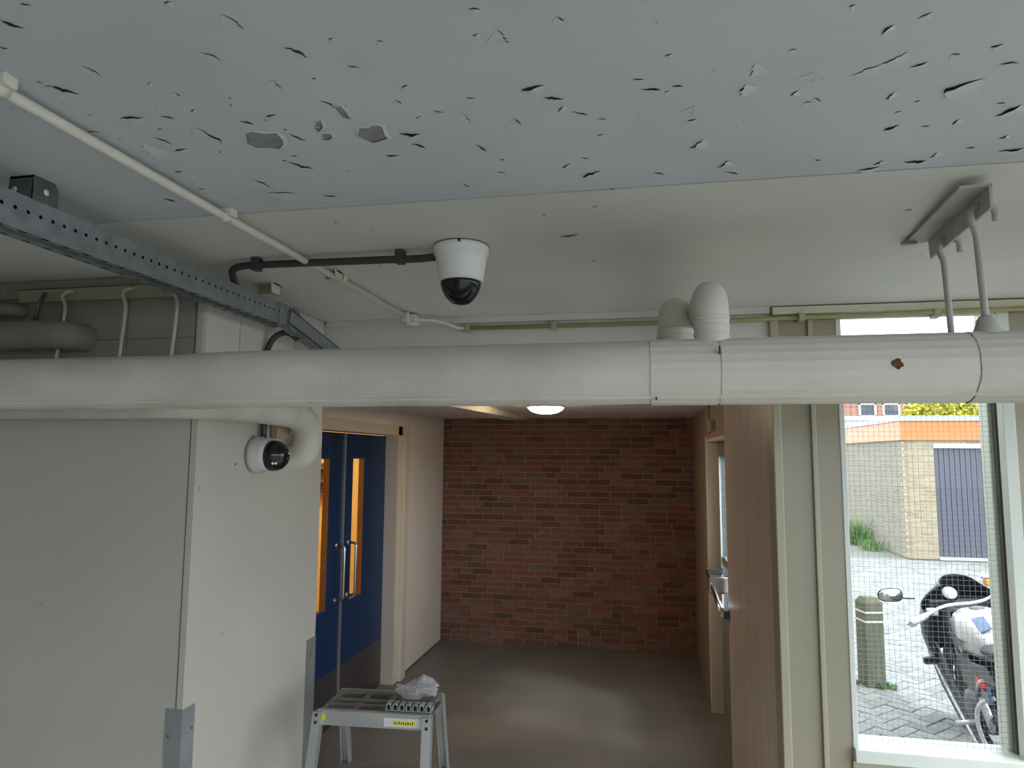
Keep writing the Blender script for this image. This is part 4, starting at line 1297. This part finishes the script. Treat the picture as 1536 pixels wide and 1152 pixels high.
tuft(1.93, 6.40, 70, 0.06, 0.09, 'small green weeds at the right foot of the bollard')
tuft(1.70, 6.46, 40, 0.06, 0.07, 'small green weeds at the left foot of the bollard')
tuft(4.52, 16.6, 260, 0.65, 0.30, 'tall green weeds against the garage side wall')
tuft(4.56, 15.6, 120, 0.28, 0.26, 'low green weeds nearer the garage corner')
tuft(4.54, 17.8, 120, 0.35, 0.26, 'green weeds farthest along the garage side wall')

# garage
GX, GYY = 4.86, 14.47
ga = thing('garage', (GX, GYY, 0), 'flat-roofed brick garage with an orange fascia and dark plank door', 'garage')
gm = MB()
gm.box(GX + 0.05, 5.385, GYY, GYY + 0.12, 0, 2.25)
gm.box(5.385, 7.7, GYY, GYY + 0.12, 2.165, 2.25)
gm.box(7.7, 11.0, GYY, GYY + 0.12, 0, 2.25)
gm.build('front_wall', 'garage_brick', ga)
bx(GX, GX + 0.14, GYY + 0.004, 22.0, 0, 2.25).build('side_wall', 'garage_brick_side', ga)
quo = MB()
k = 0
z = 0.0
while z < 2.2:
    quo.box(GX - 0.004, GX + (0.20 if k % 2 else 0.10), GYY - 0.004, GYY + (0.10 if k % 2 else 0.20), z + 0.005, z + 0.055)
    z += 0.0616
    k += 1
tag(quo.build('corner_bricks', 'garage_brick', ga), kind='stuff')
fa = MB()
fa.box(GX - 0.05, 11.0, GYY - 0.05, GYY + 0.1, 2.235, 2.60)
fa.box(GX - 0.05, GX + 0.1, GYY + 0.1, 22.0, 2.235, 2.60)
fa.build('fascia', 'orange_fascia', ga)
cp = MB()
cp.box(GX - 0.08, 11.0, GYY - 0.08, GYY + 0.2, 2.60, 2.70)
cp.box(GX - 0.08, GX + 0.2, GYY + 0.2, 22.0, 2.60, 2.70)
cp.build('roof_edge', 'grey_cap', ga)
bx(GX, 11.0, GYY, 22.0, 2.55, 2.62).build('roof', 'grey_cap', ga)
bx(5.385, 7.7, GYY - 0.02, GYY + 0.1, 2.085, 2.165).build('lintel', 'white_gloss', ga)
gd = bx(5.385, 7.7, GYY + 0.06, GYY + 0.10, 0.04, 2.085).build('garage_door', 'black_matt', ga)
pw = 0.092
x = 5.39
while x < 7.68:
    bx(x, x + pw - 0.012, GYY + 0.035, GYY + 0.06, 0.045, 2.075).build('plank', 'garage_plank', gd)
    x += pw
bx(5.385, 7.7, GYY - 0.06, GYY + 0.1, 0, 0.045).build('threshold', 'reflective', ga)

# low white shed behind, houses, yellow tree
sh = thing('shed', (9, 31, 0), 'low white building with a turquoise panel beyond the garage', 'building')
bx(5.0, 14.0, 31.0, 34.0, 0, 3.45).build('wall', 'white_gloss', sh)
bx(8.62, 9.5, 30.97, 31.0, 0.2, 3.15).build('panel', 'teal_paint', sh)
bx(4.8, 14.2, 30.8, 34.2, 3.45, 3.6).build('roof', 'white_gloss', sh)
HOUSEL = ['red brick row house behind the garage, leftmost through the window', 'red brick row house in the middle of the row behind the garage', 'red brick row house behind the yellow tree', 'red brick row house at the right end of the row']
for hi in range(4):
    hx = 6.0 + hi * 6.0
    ho = thing('row_house', (hx + 3, 44, 0), HOUSEL[hi], 'house', 'red brick row houses far behind')
    bx(hx, hx + 5.98, 44.0, 52.0, 0, 5.9).build('wall', 'house_brick', ho)
    MB().prism([(hx, 43.7, 5.9), (hx, 52.3, 5.9), (hx, 48.0, 7.6)], (5.98, 0, 0)).build('roof', 'roof_tile', ho)
    for zz in (0.9, 3.55):
        for wx in (0.45, 1.75, 3.05, 4.35):
            ww_ = 0.95
            f_ = MB()
            x0, x1, z0, z1 = hx + wx, hx + wx + ww_, zz, zz + 1.55
            f_.box(x0, x1, 43.93, 44.0, z1 - 0.1, z1).box(x0, x1, 43.93, 44.0, z0, z0 + 0.1).box(x0, x0 + 0.1, 43.93, 44.0, z0, z1).box(x1 - 0.1, x1, 43.93, 44.0, z0, z1).box(x0, x1, 43.93, 44.0, z0 + 0.72, z0 + 0.82)
            fo = f_.build('window', 'white_gloss', ho)
            bx(x0 + 0.08, x1 - 0.08, 43.97, 43.99, z0 + 0.08, z1 - 0.08).build('pane', 'dark_glass', fo)


def tree(cx, cy, zc_, rx, rz, n, m, label):
    t = thing('tree', (cx, cy, 0), label, 'tree')
    MB().tube([(cx, cy, 0), (cx + 0.05, cy, zc_ * 0.5), (cx, cy, zc_)], [0.14, 0.11, 0.07], 10).build('trunk', 'bark', t)
    mb = MB()
    for i in range(n):
        d = Vector((RNG.gauss(0, 1), RNG.gauss(0, 1), RNG.gauss(0, 1))).normalized() * RNG.uniform(0.3, 1.0) ** 0.5
        c = Vector((cx + d.x * rx, cy + d.y * rx * 0.7, zc_ + d.z * rz))
        a = Vector((RNG.uniform(-1, 1), RNG.uniform(-1, 1), RNG.uniform(-1, 1))).normalized() * 0.13
        b = a.cross(Vector((RNG.uniform(-1, 1), RNG.uniform(-1, 1), RNG.uniform(-1, 1)))).normalized() * 0.09
        mb.add([c - a, c - b, c + a, c + b], [(0, 1, 2, 3)])
    tag(mb.build('crown', m, t), kind='stuff')


tree(14.9, 38.5, 4.2, 1.9, 1.3, 2600, 'leaf_yellow', 'bright yellow-green tree in front of the red brick houses')

# ------------------------------------------------------------------ motorcycle
MC = Vector((2.18, 4.93, 0.0))
mo = thing('motorcycle', MC, 'silver and black motorcycle leaning on its stand outside the window', 'motorcycle', rot=(0, rad(-6), rad(-5)))


def mp(mb, name, m, parent=mo, bevel=0.0):
    o = mb.build(name, m, parent, local=True, bevel=bevel)
    return o


def wheel(cy, cz, r, tw, name):
    tor = []
    for k in range(36):
        w_ = 2 * PI * k / 36
        ring = []
        for jn in range(10):
            a_ = 2 * PI * jn / 10
            rr = r - 0.055 + 0.055 * cos(a_)
            ring.append((tw * sin(a_), cy + rr * cos(w_), cz + rr * sin(w_)))
        tor.append(ring)
    tor.append(tor[0])
    o = mp(MB().loft(tor, cap=False), name, 'rubber')
    rim = MB()
    rim.lathe([(r - 0.10, -0.04), (r - 0.085, -0.045), (r - 0.085, 0.045), (r - 0.10, 0.04), (r - 0.10, -0.04)], (0, cy, cz), (1, 0, 0), 32)
    for k in range(5):
        w_ = 2 * PI * k / 5
        rim.tube([(0, cy, cz), (0, cy + (r - 0.095) * cos(w_), cz + (r - 0.095) * sin(w_))], [0.03, 0.018], 8)
    rim.lathe([(0.05, -0.05), (0.05, 0.05)], (0, cy, cz), (1, 0, 0), 16)
    mp(rim, 'rim', 'bike_grey', o)
    disc = MB().lathe([(0.07, 0.055), (0.145, 0.055), (0.145, 0.060), (0.07, 0.060)], (0, cy, cz), (-1, 0, 0), 28)
    mp(disc, 'brake_disc', 'chrome', o)
    return o


wheel(0.70, 0.30, 0.30, 0.055, 'front_wheel')
wheel(-0.70, 0.31, 0.31, 0.085, 'rear_wheel')
for sx in (-1, 1):
    mp(MB().tube([(sx * 0.095, 0.70, 0.30), (sx * 0.095, 0.58, 0.58)], 0.03, 12).tube([(sx * 0.095, 0.58, 0.58), (sx * 0.095, 0.44, 0.88)], 0.022, 12), 'fork_leg', 'bike_grey')
mp(MB().box(-0.13, 0.13, 0.40, 0.48, 0.865, 0.89), 'fork_yoke', 'bike_grey', bevel=0.01)
# fuel tank
rings = []
for (y, hw, zb, zt) in ((0.30, 0.05, 0.76, 0.86), (0.27, 0.11, 0.72, 0.905), (0.18, 0.155, 0.68, 0.94), (0.05, 0.165, 0.66, 0.935), (-0.08, 0.135, 0.66, 0.89), (-0.17, 0.09, 0.68, 0.83), (-0.20, 0.05, 0.70, 0.79)):
    ring = []
    for k in range(20):
        a_ = 2 * PI * k / 20
        ca, sa = cos(a_), sin(a_)
        e_ = 0.72
        ring.append((hw * math.copysign(abs(ca) ** e_, ca), y, (zb + zt) / 2 + (zt - zb) / 2 * math.copysign(abs(sa) ** e_, sa)))
    rings.append(ring)
tk = mp(MB().loft(rings), 'fuel_tank', 'bike_silver')
mp(MB().ellip((0.0, 0.14, 0.938), (0.045, 0.045, 0.012)), 'filler_cap', 'bike_grey', tk)
mp(MB().prism([(-0.160, 0.22, 0.78), (-0.171, -0.04, 0.765), (-0.168, 0.12, 0.70)], (-0.004, 0, 0)), 'side_notch', 'bike_grey', tk)
mp(MB().prism([(-0.10, -0.055, 0.912), (-0.03, -0.055, 0.925), (-0.02, -0.14, 0.870), (-0.085, -0.14, 0.850)], (0, 0, 0.006)), 'tank_panel', 'bike_blue', tk)
# fairing with dark screen, seen from the rider's side
def shell(z0, z1, w0, w1, f0, f1, a0, a1, yb, n=18, nz=8, bulge=0.0):
    mb = MB()
    vs_, fs_ = [], []
    for iz in range(nz + 1):
        t = iz / nz
        z_ = z0 + (z1 - z0) * t
        wd = w0 + (w1 - w0) * t ** 1.6 + bulge * sin(PI * t)
        fd = f0 + (f1 - f0) * t
        for k in range(n + 1):
            a_ = a0 + (a1 - a0) * k / n
            vs_.append((wd * sin(a_), yb[0] + (yb[1] - yb[0]) * t + fd * cos(a_), z_ - 0.05 * t * (1 - cos(a_))))
    for iz in range(nz):
        for k in range(n):
            p_ = iz * (n + 1) + k
            fs_.append((p_, p_ + 1, p_ + n + 2, p_ + n + 1))
    mb.add(vs_, fs_, True)
    return mb


def solid(o, th):
    md = o.modifiers.new('thickness', 'SOLIDIFY')
    md.thickness = th
    return o


solid(mp(shell(0.56, 0.93, 0.24, 0.26, 0.28, 0.24, rad(-112), rad(112), (0.42, 0.42), bulge=0.03), 'fairing', 'bike_black'), 0.012)
solid(mp(shell(0.91, 1.09, 0.25, 0.12, 0.23, 0.16, rad(-88), rad(88), (0.43, 0.40)), 'windscreen', 'bike_black'), 0.006)
def mpl(mb, *a, **k):
    mb.v = [v + Vector((0.0, 0.0, -0.09)) for v in mb.v]
    return mp(mb, *a, **k)


FZ_ = -0.09
gz = mpl(MB().lathe([(0.052, 0), (0.055, 0.01), (0.05, 0.03)], (-0.045, 0.53, 1.04), (0, -0.75, 0.6), 24), 'gauge', 'bike_black')
mpl(MB().lathe([(0.046, 0), (0.046, 0.003)], (-0.045, 0.508, 1.058), (0, -0.75, 0.6), 24), 'gauge_face', 'gauge_face', gz)
mpl(MB().box(-0.20, 0.2, 0.50, 0.60, 0.88, 1.02), 'dash_panel', 'bike_black', bevel=0.02)
# handlebar, turned to the left on the stand
hbp = chaikin([(-0.33, 0.20, 0.955), (-0.25, 0.26, 0.975), (-0.18, 0.34, 0.99), (-0.08, 0.40, 1.0), (0.06, 0.42, 1.0), (0.15, 0.42, 1.02), (0.22, 0.42, 1.07), (0.30, 0.40, 1.085)])
hbar = mpl(MB().tube(hbp, 0.0145, 12), 'handlebar', 'chrome')
mpl(MB().tube([(-0.28, 0.235, 0.968), (-0.395, 0.155, 0.935)], 0.019, 12), 'grip', 'bike_silver', hbar)
mpl(MB().tube([(0.28, 0.405, 1.085), (0.39, 0.37, 1.09)], 0.019, 12), 'grip', 'rubber', hbar)
mpl(MB().tube([(-0.22, 0.30, 0.985), (-0.30, 0.27, 0.965), (-0.41, 0.19, 0.925)], 0.007, 8), 'lever', 'chrome', hbar)
mpl(MB().tube([(0.24, 0.45, 1.07), (0.33, 0.46, 1.06), (0.40, 0.42, 1.07)], 0.007, 8), 'lever', 'chrome', hbar)
mpl(MB().box(0.22, 0.28, 0.40, 0.46, 1.05, 1.11), 'switch_block', 'bike_black', hbar, bevel=0.008)
mpl(MB().box(0.235, 0.27, 0.39, 0.405, 1.085, 1.115), 'kill_switch', 'red_plastic', hbar, bevel=0.004)
mpl(MB().box(0.17, 0.235, 0.46, 0.52, 1.10, 1.15), 'brake_reservoir', 'amber', hbar, bevel=0.012)
mpl(MB().box(0.155, 0.225, 0.46, 0.52, 1.15, 1.172), 'reservoir_cap', 'chrome', hbar, bevel=0.008)
mpl(MB().box(-0.25, -0.19, 0.28, 0.34, 0.955, 1.0), 'switch_block', 'bike_silver', hbar, bevel=0.01)
# mirrors
def mirror(sx, cx, cy, cz):
    o = mpl(MB().tube([(sx * 0.27, 0.50, 1.03), (sx * 0.34, 0.50, 1.035), (cx - sx * 0.07, cy, cz - 0.012)], 0.006, 8), 'mirror_stem', 'bike_black')
    hs = []
    for dy_, s_ in ((0.03, 0.6), (0.02, 0.95), (0.0, 1.0)):
        ring = []
        for k in range(20):
            a_ = 2 * PI * k / 20
            ca, sa = cos(a_), sin(a_)
            ring.append((cx + 0.082 * s_ * math.copysign(abs(ca) ** 0.7, ca), cy + dy_, cz + (0.048 + 0.006 * ca * -sx) * s_ * math.copysign(abs(sa) ** 0.7, sa)))
        hs.append(ring)
    mpl(MB().loft(hs), 'mirror_shell', 'bike_black', o)
    fr2 = [[(v[0] * 0.9 + cx * 0.1, cy - 0.001, v[2] * 0.9 + cz * 0.1) for v in hs[2]], [(v[0] * 0.9 + cx * 0.1, cy - 0.004, v[2] * 0.9 + cz * 0.1) for v in hs[2]]]
    mpl(MB().loft(fr2), 'mirror_glass', 'mirror_face', o)


mirror(-1, -0.43, 0.48, 1.065)
mirror(1, 0.50, 0.50, 1.10)
# frame, engine, seat and side panels
for sx in (-1, 1):
    mp(MB().loft([[(sx * (0.10 + 0.02 * cos(q) + 0.07 * t - 0.02 * t * t), 0.36 - 0.62 * t, 0.79 - 0.42 * t + 0.045 * sin(q) * (1 + 0.5 * t)) for q in [2 * PI * k / 10 for k in range(10)]] for t in (0, 0.25, 0.5, 0.75, 1.0)]), 'frame_spar', 'bike_silver')
mp(MB().box(-0.15, 0.15, -0.18, 0.30, 0.26, 0.62), 'engine', 'bike_black', bevel=0.03)
mp(MB().lathe([(0.10, 0), (0.105, 0.02), (0.09, 0.045), (0.04, 0.05)], (-0.15, -0.06, 0.40), (-1, 0, 0), 24), 'engine_cover', 'bike_grey')
bp_ = MB().prism([(-0.21, 0.72, 0.74), (-0.21, 0.64, 0.54), (-0.20, 0.46, 0.36), (-0.18, 0.20, 0.19), (-0.15, -0.15, 0.12), (-0.15, -0.20, 0.24), (-0.19, 0.16, 0.44), (-0.21, 0.42, 0.66)], (0.012, 0, 0))
mp(bp_, 'belly_fairing', 'bike_black')
mp(MB().loft([[(-0.222 + 0.05 * t * t - 0.012 * cos(q), 0.72 - 0.87 * t + 0.01 * sin(q), 0.72 - 0.60 * t - 0.10 * t * (1 - t) + 0.016 * sin(q)) for q in [2 * PI * k / 8 for k in range(8)]] for t in (0, 0.2, 0.4, 0.6, 0.8, 1.0)]), 'fairing_edge', 'bike_silver')
mp(MB().box(-0.32, -0.22, 0.30, 0.35, 0.545, 0.59), 'indicator', 'bike_black', bevel=0.008)
mp(MB().prism([(-0.172, 0.14, 0.70), (-0.175, -0.02, 0.66), (-0.16, -0.32, 0.70), (-0.15, -0.40, 0.62), (-0.165, -0.12, 0.46), (-0.17, 0.06, 0.52)], (0.02, 0, 0)), 'side_panel', 'bike_grey')
seat = []
for (y, hw, zc1, hh) in ((-0.14, 0.10, 0.76, 0.03), (-0.25, 0.14, 0.77, 0.04), (-0.45, 0.15, 0.80, 0.04), (-0.62, 0.12, 0.86, 0.035), (-0.85, 0.10, 0.90, 0.03), (-0.95, 0.06, 0.91, 0.02)):
    seat.append([(hw * cos(2 * PI * k / 14), y, zc1 + hh * sin(2 * PI * k / 14)) for k in range(14)])
mp(MB().loft(seat), 'seat', 'seat_black')
mp(MB().loft([[(x * 0.95, y, z - 0.07) for x, y, z in r] for r in seat[2:]]), 'tail', 'bike_silver')
mp(MB().loft([[(-0.11 - 0.022 * cos(q), -0.18 - 0.52 * t, 0.40 - 0.09 * t + 0.035 * sin(q)) for q in [2 * PI * k / 8 for k in range(8)]] for t in (0, 0.5, 1.0)]), 'swingarm', 'bike_grey')
mp(MB().tube([(-0.17, -0.12, 0.33), (-0.30, -0.12, 0.32)], 0.014, 8), 'foot_peg', 'bike_silver')
mp(MB().tube(chaikin([(-0.14, -0.10, 0.28), (-0.19, -0.13, 0.20), (-0.23, -0.14, 0.10), (-0.255, -0.14, -0.045)]), 0.012, 8), 'side_stand', 'bike_grey')
mp(MB().tube(chaikin([(-0.12, -0.30, 0.52), (-0.20, -0.26, 0.48), (-0.22, -0.24, 0.36), (-0.20, -0.30, 0.22), (-0.16, -0.36, 0.14)]), 0.013, 8), 'breather_pipe', 'bike_silver')
mp(MB().tube([(0.16, 0.25, 0.22), (0.18, -0.3, 0.24), (0.21, -0.75, 0.42), (0.21, -0.95, 0.48)], [0.03, 0.03, 0.055, 0.055], 14), 'exhaust', 'chrome')
mp(MB().box(-0.168, -0.15, -0.36, -0.24, 0.50, 0.60), 'side_badge', 'bike_blue', bevel=0.004)
mp(MB().tube([(-0.16, -0.10, 0.46), (-0.175, -0.24, 0.58), (-0.165, -0.30, 0.62)], 0.012, 8), 'linkage', 'bike_silver')
mp(MB().tube([(-0.165, -0.22, 0.60), (-0.165, -0.34, 0.585)], 0.018, 8), 'spring_preload', 'red_plastic')

tw = MB()
tx, ty = 2.03, 5.15
tw.tube([(tx - 0.10, ty + 0.10, 0.012), (tx, ty, 0.02), (tx + 0.13, ty - 0.02, 0.012)], 0.006, 6)
tw.tube([(tx, ty, 0.02), (tx - 0.09, ty - 0.09, 0.010)], 0.005, 6)
tw.tube([(tx + 0.05, ty, 0.018), (tx + 0.12, ty - 0.09, 0.010)], 0.005, 6)
tw.tube([(tx + 0.08, ty - 0.01, 0.018), (tx + 0.16, ty + 0.08, 0.010)], 0.005, 6)
tag(tw.build('twig', 'bark', origin=(tx, ty, 0)), 'dry forked twig lying on the paving under the motorcycle', 'twig')
